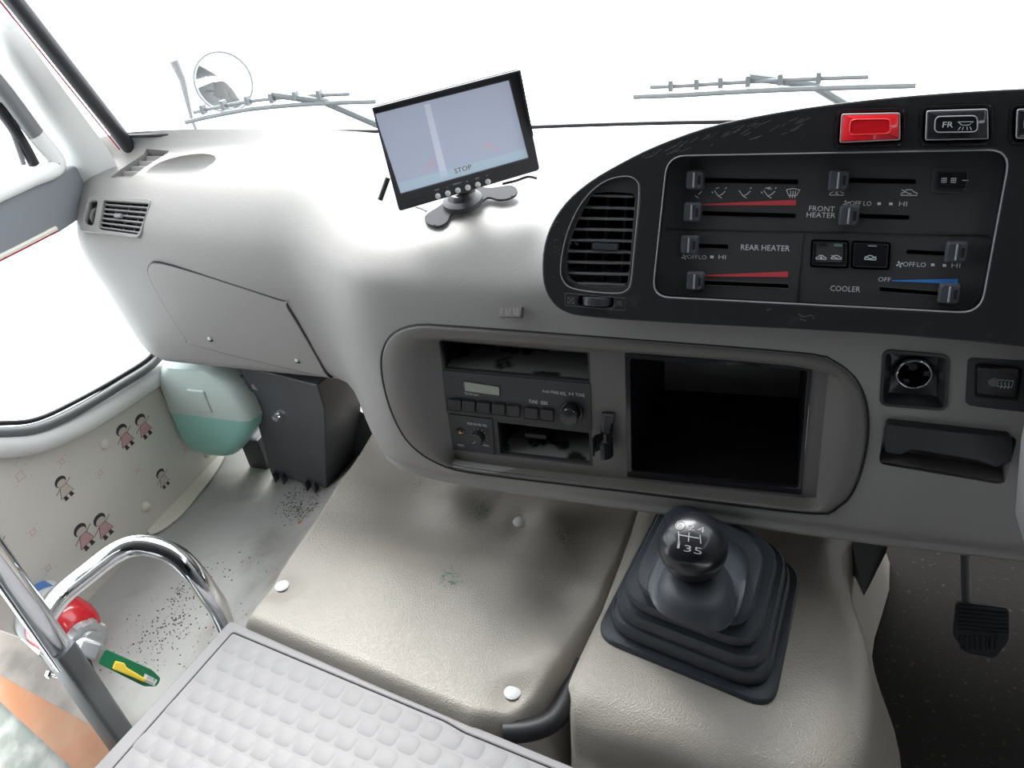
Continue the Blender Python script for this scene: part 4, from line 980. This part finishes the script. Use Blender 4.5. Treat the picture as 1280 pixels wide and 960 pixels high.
# ================================================================ WASHER BOTTLE AND DUCT
wb = thing('washer_bottle', 'milky bottle of turquoise washer fluid beside the wall under the dashboard', 'bottle', PZ(262, 560, .05))
BL = lambda u, v, d=0: PY(u, v, .93 + d)
def bring2(l, r, v, dep, sk=0):
    a = BL(l, v - sk); b = BL(r, v + sk); out = []
    return [V((p[0], p[1], a.z if sk == 0 else lerp(a.z, b.z, (p[0] - a.x) / max(1e-6, b.x - a.x)))) for p in roundpoly([(a.x, a.y - dep * .25), (b.x, b.y - dep * .25), (b.x, b.y + dep * .75), (a.x, a.y + dep * .75)], .028, 4)]
MB().loft([bring2(206, 268, 452, .07), bring2(200, 296, 466, .09), bring2(208, 312, 484, .10), bring2(215, 320, 505, .10)]).build('upper_shell', 'bottle', wb, smooth=60)
MB().loft([bring2(215, 320, 505, .10), bring2(222, 317, 520, .10), bring2(230, 304, 540, .10), bring2(240, 298, 553, .09), bring2(252, 290, 560, .06)]).build('fluid_body', 'fluid', wb, smooth=60)
MB().box(BL(300, 552, .05) + V((.025, .02, -.07)), (.045, .05, .16)).build('bracket', 'duct', wb, bevel=.004)
MB().box(BL(251, 500, -.022), (.04, .012, .05)).build('moulded_step', 'bottle', wb, bevel=.004)
MB().lathe(BL(224, 455, .02), (0, 0, 1), [(.034, -.012), (.034, .004), (.03, .006), (0, .006)], 28).build('cap', 'lip', wb, smooth=40)
dt = thing('air_duct', 'charcoal plastic air duct rising from the floor to the dashboard', 'duct', PZ(375, 605, .01))
F_ = [PZ(338, 592, .012), PZ(408, 611, .012), PZ(447, 575, .012), PZ(372, 560, .012)]
f1 = PY(310, 486, F_[0].y - .015); f2 = PY(406, 512, F_[1].y - .04)
T_ = [f1, f2, f2 + V((.02, .10, 0)), f1 + V((-.0, .14, 0))]
T_ = [V((p.x, p.y, p.z)) for p in T_]
MB().loft([F_, [F_[i].lerp(T_[i], .5) for i in range(4)], T_, [p + V((0, 0, .05)) for p in T_]]).build('duct_body', 'duct', dt, bevel=.003)
nn = (T_[1] - F_[1]).cross(F_[0] - F_[1]).normalized(); 
if nn.y > 0: nn = -nn
for k, t in enumerate((0.15, .3, .72, .86)):
    a = F_[0].lerp(F_[1], t); MB().box(a + nn * .006 + V((0, 0, .006)), (.003, .014, .022)).build('clip_tooth', 'duct', dt)
a = T_[0].lerp(F_[1], .28); MB().lathe(F_[0].lerp(F_[1], .38).lerp(T_[0].lerp(T_[1], .38), .80) , nn, [(.008, -.002), (.008, .004), (.004, .006), (.004, .012), (.006, .013), (.0, .014)], 14).build('bolt', 'chrome', dt, smooth=40)
MB().box(F_[0].lerp(F_[1], .38).lerp(T_[0].lerp(T_[1], .38), .80) + nn * .008, (.016, .004, .005)).build('wing', 'chrome', dt)
# perforated heater plate under the dash edge
HP = Plane(PY(350, 492, .935), (0, -1, .15))
hpx = [(288, 468), (330, 476), (405, 495), (412, 506), (330, 492), (290, 484)]
gr = thing('heater_grille', 'dark slotted heater grille tucked under the dashboard edge', 'grille', HP.at(350, 495))
place('grille_plate', plate(HP, [HP.ab(*p) for p in hpx], [], 0, .006), 'duct', gr)
for k in range(6):
    u = 296 + k * 19; v = 476 + k * 3.6; a = HP.ab(u, v); b = HP.ab(u + 14, v + 3.4); c_ = HP.ab(u, v + 6)
    place('slot', plate(HP, [(a[0], c_[1]), (b[0], c_[1] - .003), (b[0], b[1]), (a[0], a[1])], [], .002, .003), 'dimprint', gr)
# second dark panel right of the duct
sp_ = [PY(414, 500, 1.02), PY(462, 520, 1.0), PY(468, 555, 1.0), PY(452, 600, 1.0), PY(440, 575, 1.02)]
tag(MB().prism(sp_, V((0, .02, 0))).build('heater_side_panel', 'duct', None, bevel=.002), 'dark panel between the air duct and the engine cover', 'panel')
struct(MB().box((-.75, 1.34, .1), (.8, .02, .56)).build('wall_firewall', 'floor'))

# ================================================================ WALL DETAILS
rv = [((131, 555), 'upper left cream dome rivet on the printed wall panel'), ((182, 633), 'lower dome rivet near the floor lip of the printed wall panel'), ((259, 566), 'dome rivet of the printed wall panel beside the washer bottle')]
for (u, v), l in rv:
    p = PX(u, v, WX); tag(MB().lathe(p, (1, 0, 0), [(.010, -.003), (.010, .001), (.008, .004), (.004, .0058), (0, .006)], 20).build('dome_rivet', 'lip', None, smooth=60), l, 'rivet', 'dome rivets on the wall panel')
def figure(u, v, s, k, parent):
    """small flat printed child: cap of hair, face, coat, legs"""
    o = V(wp.ab(u, v)); sl = .35 * 0
    def blob(cx_, cy_, rx, ry, m, nme, h):
        MB().face([wp.p(o.x + (cx_ + math.cos(a) * rx) * s, o.y + (cy_ + math.sin(a) * ry) * s, h) for a in [i * math.pi / 8 for i in range(16)]]).build(nme, m, parent)
    blob(0, .95, .62, .52, 'ghair', 'printed_hair', .0005); blob(0, .78, .48, .34, 'gskin', 'printed_face', .0007)
    MB().face([wp.p(o.x + a * s, o.y + b * s, .0006) for a, b in [(-.35, .45), (.35, .45), (.75, -.55), (-.75, -.55)]]).build('printed_coat', 'gpink' if k else 'gskin', parent)
    mb = MB()
    for a in (-.35, .3): mb.face([wp.p(o.x + (a + x) * s, o.y + y * s, .0006) for x, y in [(-.14, -.55), (.14, -.55), (.30, -1.0), (-.14, -1.0)]])
    mb.ribbon(wp, [(o.x - .75 * s, o.y - .55 * s), (o.x - .35 * s, o.y + .45 * s), (o.x + .35 * s, o.y + .45 * s), (o.x + .75 * s, o.y - .55 * s), (o.x - .75 * s, o.y - .55 * s)], .0009, .0008)
    mb.ribbon(wp, [(o.x - .4 * s, o.y + .4 * s), (o.x - 1.0 * s, o.y + .1 * s)], .0011, .0008); mb.ribbon(wp, [(o.x + .4 * s, o.y + .4 * s), (o.x + 1.0 * s, o.y + .7 * s)], .0011, .0008)
    mb.build('printed_lines', 'ghair', parent)
for a in ((157, 548, .020, 1), (180, 535, .020, 1), (81, 612, .018, 0), (204, 600, .017, 0), (106, 673, .021, 1), (130, 660, .021, 1), (-2, 690, .020, 1)): figure(*a, wall)
mb = MB()
for u, v, s in ((25, 595, .010), (77, 577, .006), (125, 591, .006), (172, 588, .005), (41, 665, .007), (60, 710, .007), (232, 562, .006), (217, 522, .006), (24, 568, .007)):
    o = V(wp.ab(u, v)); lp = [(o.x + math.cos(a) * s * (1 if i % 2 else .55), o.y + math.sin(a) * s * (1 if i % 2 else .55)) for i, a in enumerate([j * math.pi / 4 for j in range(9)])]
    mb.ribbon(wp, lp, .0012, .0006)
    for dx, dy in ((-1.5, 1), (1.5, 1), (1.4, -1.2), (-1.4, -1)): mb.ribbon(wp, [(o.x + dx * s, o.y + dy * s), (o.x + dx * s + .002, o.y + dy * s)], .0015, .0006)
mb.build('printed_motifs', 'gpink', wall)
# flange lip where the wall meets the floor
a, b = PX(192, 664, WX + .01), PX(272, 568, WX + .01)
lipm = smooth_loop([tuple(PZ(u, v, .008)) for u, v in [(188, 668), (205, 660), (228, 642), (252, 612), (272, 586), (282, 566)]], 4, False)
inn_ = smooth_loop([tuple(PZ(u, v, .012)) for u, v in [(184, 664), (196, 650), (212, 630), (232, 608), (254, 586), (272, 566)]], 4, False)
mb = MB(); mb.loft([[V(p), V(q_), V(q_) - V((0, 0, .003)), V(p) - V((0, 0, .003))] for p, q_ in zip(lipm, inn_)])
tag(mb.build('floor_lip', 'lip', None, smooth=40), 'cream flange lip along the floor at the base of the printed wall', 'trim')
tag(MB().tube([V(p) + V((-.004, 0, .003)) for p in inn_], .0035, 6).build('dark_seam', 'dark', None), 'black gap strip between the printed wall panel and floor lip', 'seam')
# dirt
rs = random.Random(5); mb = MB()
def grit(mb, c, spread, n, smin, smax, zf):
    for _ in range(n):
        x = rs.gauss(c.x, spread[0]); y = rs.gauss(c.y, spread[1]); s = rs.uniform(smin, smax); z = zf(x, y) + s * .3
        mb.loft([[V((x + math.cos(a) * s * rs.uniform(.6, 1.2), y + math.sin(a) * s * rs.uniform(.6, 1.2), z - s * .4)) for a in (0, 1.6, 3.1, 4.7)], [V((x + math.cos(a) * s * .5, y + math.sin(a) * s * .5, z + s * .25)) for a in (0, 1.6, 3.1, 4.7)]])
for (u, v), spd, n in (((382, 640), (.022, .018), 260), ((205, 790), (.03, .045), 260), ((225, 742), (.008, .012), 60), ((290, 720), (.03, .03), 40), ((372, 618), (.012, .02), 90), ((262, 770), (.05, .05), 50)):
    grit(mb, PZ(u, v, 0), spd, n, .0006, .0022, lambda x, y: floor_z(x, y))
o = mb.build('floor_grit', 'dirt'); tag(o, 'brown grit scattered on the grey floor', 'dirt', kind='stuff')
p = PZ(379, 655, floor_z(*PZ(379, 655, 0).xy)); tag(MB().prism([p + V((-.008, -.003, .002)), p + V((.007, -.004, .002)), p + V((.009, .003, .002)), p + V((-.005, .004, .002))], V((0, 0, .003))).build('orange_chip', 'chip'), 'small orange chip among the grit below the duct', 'debris')
mb = MB()
for (u, v), n in (((602, 642), 60), ((562, 722), 40), ((705, 668), 40), ((520, 608), 10)):
    for _ in range(n):
        q_ = hit(u + rs.gauss(0, 7), v + rs.gauss(0, 6)); z = cover_z(q_.x, q_.y) + .0006; L = rs.uniform(.001, .004); a = rs.uniform(.6, 1.3)
        d = V((math.cos(a), math.sin(a), 0)) * L; n_ = V((-d.y, d.x, 0)).normalized() * .0006
        mb.face([V((q_.x, q_.y, z)) - n_, V((q_.x, q_.y, z)) + d - n_, V((q_.x, q_.y, z)) + d + n_, V((q_.x, q_.y, z)) + n_])
o = mb.build('green_scuffs', 'greenstain'); tag(o, 'green paint scuffs on the beige engine cover', 'stain', kind='stuff')

# ================================================================ GRAB RAIL
PXp = PZ(150, 922, 0)                       # post foot on the floor
def on_post(v):                              # height on the vertical post seen at pixel row v
    best = min((abs((lambda c: 480 - FPX * c.y / -c.z)(ROT.transposed() @ (V((PXp.x, PXp.y, z * .002)) - EYE)) - v), z * .002) for z in range(0, 700))
    return best[1]
zj = on_post(778); zc = on_post(808)
gr = thing('grab_rail', 'chrome grab rail loop on a grey post by the entrance step', 'rail', PXp)
sq = [(-.019, -.015), (.019, -.015), (.019, .015), (-.019, .015)]
MB().loft([[V((PXp.x + a, PXp.y + b, -.3)) for a, b in roundpoly(sq, .006, 3)], [V((PXp.x + a, PXp.y + b, zc)) for a, b in roundpoly(sq, .006, 3)]]).build('post_sleeve', 'steel', gr, smooth=40)
MB().tube([V((PXp.x, PXp.y, zc - .03)), V((PXp.x, PXp.y, zj)), V((PXp.x, PXp.y, 1.80))], .0165, 24).build('upright_tube', 'chrome', gr, smooth=60)
ze = .13
pts = [V((PXp.x, PXp.y, zj))] + [PZ(u, v, lerp(zj, ze, f)) for u, v, f in [(75, 745, 0), (110, 716, 0), (142, 692, 0), (168, 682, .02), (195, 684, .08), (219, 694, .2), (240, 714, .4), (260, 741, .7), (276, 766, 1)]]
pts += [pts[-1] + V((.010, -.012, -.05))]
MB().tube(smooth_loop([tuple(p) for p in pts], 5, False), .0150, 24).build('loop_tube', 'chrome', gr, smooth=60)
MB().tube([V((PXp.x - .03, PXp.y - .012, zc - .05)), V((PXp.x + .015, PXp.y - .012, zc - .05))], .0028, 10).build('clamp_bolt', 'chrome', gr, smooth=40)
MB().lathe(V((PXp.x - .033, PXp.y - .012, zc - .05)), (1, 0, 0), [(.006, 0), (.006, .005), (.004, .007)], 6).build('bolt_nut', 'chrome', gr)

# ================================================================ FIRE EXTINGUISHER
a = PZ(92, 790, .06); b = PZ(-60, 690, .06); axd = (b - a).normalized()
fe = thing('fire_extinguisher', 'small red fire extinguisher lying on the floor behind the grab rail', 'fire extinguisher', V(((a.x), (a.y), 0)))
r = .046
MB().lathe(a, axd, [(.014, -.028), (.022, -.026), (.034, -.018), (.042, -.004), (r, .014), (r, .20), (.04, .215), (.0, .22)], 40).build('cylinder', 'ext', fe, smooth=50)
MB().lathe(a, axd, [(r + .0008, .052), (r + .0008, .19)], 40).build('label_band', 'label', fe, smooth=180)
mb = MB(); u1 = axd.cross(V((0, 0, 1))).normalized(); u2 = u1.cross(axd)
def cyl(t, hgt): 
    d = u1 * math.cos(t) + u2 * math.sin(t); return a + axd * hgt + d * (r + .0014)
lab = MB()
lab.loft([[cyl(t, .075) for t in [.9 + k * .08 for k in range(18)]], [cyl(t, .12) for t in [.9 + k * .08 for k in range(18)]]], cap=False, closed=False).build('blue_label', 'bluelabel', fe)
hd = a - axd * .028
MB().lathe(hd, -axd, [(.027, -.012), (.029, 0), (.029, .012), (.020, .014), (.020, .022), (.011, .024), (.011, .036), (0, .037)], 28).build('valve_collar', 'cast', fe, smooth=30)
for k in range(8):
    t = k * math.pi / 4; d = u1 * math.cos(t) + u2 * math.sin(t); MB().box(hd - axd * .006 + d * .029, (.007, .007, .012), (d, axd.cross(d), axd)).build('collar_lug', 'cast', fe)
HP2 = Plane(PZ(115, 812, .125), (ray(150, 830) * -1).normalized())
def hp_(u, v, h=0): return HP2.at(u, v, h)
MB().tube([hd - axd * .03, hp_(104, 808, -.012), hp_(122, 815, -.006)], .012, 12).build('valve_body', 'cast', fe, smooth=40)
MB().box(hp_(112, 812, -.002), (.026, .022, .016), (HP2.ex, HP2.ey, HP2.n)).build('valve_block', 'cast', fe, bevel=.003)
hl = roundpoly([HP2.ab(*p) for p in [(132, 811), (190, 837), (201, 848), (196, 858), (180, 858), (122, 829)]], .004)
place('lever', plate(HP2, hl, [], .004, .010, .001), 'green', fe, smooth=40)
place('lower_lever', plate(HP2, inset(hl, .002), [], -.018, .006, .001), 'steel', fe, smooth=40)
yl = roundpoly([HP2.ab(*p, .006) for p in [(144, 826), (156, 829), (158, 834), (183, 849), (180, 853), (160, 844), (140, 836)]], .002)
place('safety_pin', plate(HP2, yl, [], .009, .006, .0015), 'yellow', fe, smooth=40)
wl_ = [HP2.ab(*p, .0044) for p in [(181, 842), (197, 850), (193, 857.5), (178, 851)]]
place('tag', plate(HP2, wl_, [], .0045, .0006), 'label', fe)
text(HP2, '21.9', (183.5, 847.5), (193, 852), 3, .0048, 'ghair', fe); text(HP2, '00000', (181, 851), (191, 856), 2, .0048, 'ghair', fe)
MB().tube(smooth_loop([tuple(p) for p in [hp_(106, 818, -.02), hp_(112, 838, -.03), hp_(118, 852, -.04)]], 4, False), .006, 8).build('hose_stub', 'blackgasket', fe, smooth=40)

# ================================================================ STEP WELL
A0, A1 = SW0 - sdir * .15, SW1 + sdir * .08
nv = V((sdir.y, -sdir.x, 0)); 
if nv.y > 0: nv = -nv
def strip(a0, a1, z0, b0, b1, z1, nme, m):
    P0, P1, Q0, Q1 = PZ(*a0, z0), PZ(*a1, z0), PZ(*b0, z1), PZ(*b1, z1)
    return MB().grid(40, 5, lambda u, v: P0.lerp(P1, u).lerp(Q0.lerp(Q1, u), v) + V((0, 0, .004 * math.sin(u * 33) * v * (1 - v)))).build(nme, m, None, smooth=60)
struct(strip((-80, 700), (168, 930), .003, (-80, 800), (168, 936), -.02, 'trim_5', 'plate'))
tag(strip((-80, 800), (168, 936), -.021, (-80, 803), (150, 1015), -.05, 'step_edge', 'orange'), 'worn orange plastic strip along the entrance step', 'step edge')
struct(strip((-80, 803), (150, 1015), -.06, (-80, 1250), (150, 1350), -.16, 'trim_6', 'worn'))

# ================================================================ OUTSIDE: wipers and mirror
def wiper(pxs, label, x):
    z = None; t_ = thing('wiper', label, 'wiper', ws(x, -.30) + V((0, .03, 0)), 'windscreen wipers')
    def g(u, v): 
        y = 1.14
        for _ in range(6): p = PY(u, v, y); y = ws(p.x, p.z - 1).y + .022
        return PY(u, v, y)
    P_ = [g(*p) for p in pxs]; L = smooth_loop([tuple(p) for p in P_], 5, False)
    MB().tube(L, .0035, 6).build('blade', 'wip', t_, smooth=40)
    MB().tube([V(p) + V((0, .008, .010)) for p in L[2:-3]], .0028, 6).build('blade_spine', 'wip', t_, smooth=40)
    n = len(L)
    for k in range(4, n - 4, 3): MB().box(V(L[k]) + V((0, .006, .012)), (.006, .01, .014)).build('yoke', 'wip', t_)
    m_ = V(L[n // 2]); e_ = m_ + V((.20, .10, -.10)); MB().tube([m_ + V((0, .01, .016)), m_ + V((.08, .02, .0)), e_], .006, 8).build('arm', 'wip', t_, smooth=40)
wiper([(232, 153), (262, 146), (310, 137), (360, 132), (410, 129), (470, 127)], 'left windscreen wiper behind the dashboard hollow', -.75)
wiper([(792, 121), (850, 119), (900, 116), (960, 113), (1040, 110), (1145, 107)], 'right windscreen wiper above the black fascia', .1)
mr = thing('outside_mirror', 'round outside mirror on a thin arm beyond the windscreen', 'mirror', PY(240, 140, 1.5))
mp = PY(279, 103, 1.55); md = (mp - EYE).normalized(); nr = (-md + V((.5, 0, .2))).normalized()
MB().lathe(mp, nr, [(.040, -.02), (.062, -.008), (.066, .002), (.064, .005), (.062, .005)], 40).build('mirror_shell', 'clean', mr, smooth=50)
MB().lathe(mp, nr, [(0.0, .004), (.063, .004), (.063, .0045), (0, .012)], 40).build('mirror_glass', 'mirror', mr, smooth=50)
MB().tube([mp + (nr.cross(V((0, 0, 1))).normalized() * math.cos(a) + nr.cross(nr.cross(V((0, 0, 1)))).normalized() * math.sin(a)) * .064 + nr * .005 for a in [i * math.pi / 20 for i in range(40)]], .0018, 6, closed=True).build('mirror_rim', 'gasket', mr, smooth=60)
MB().tube([PY(217, 76, 1.55), PY(228, 100, 1.55), PY(240, 150, 1.55), PY(244, 160, 1.55), PY(244, 160, 1.55) + V((0, -.02, -.4))], [.010, .008, .004, .004, .004], 10).build('arm', 'gasket', mr, smooth=40)
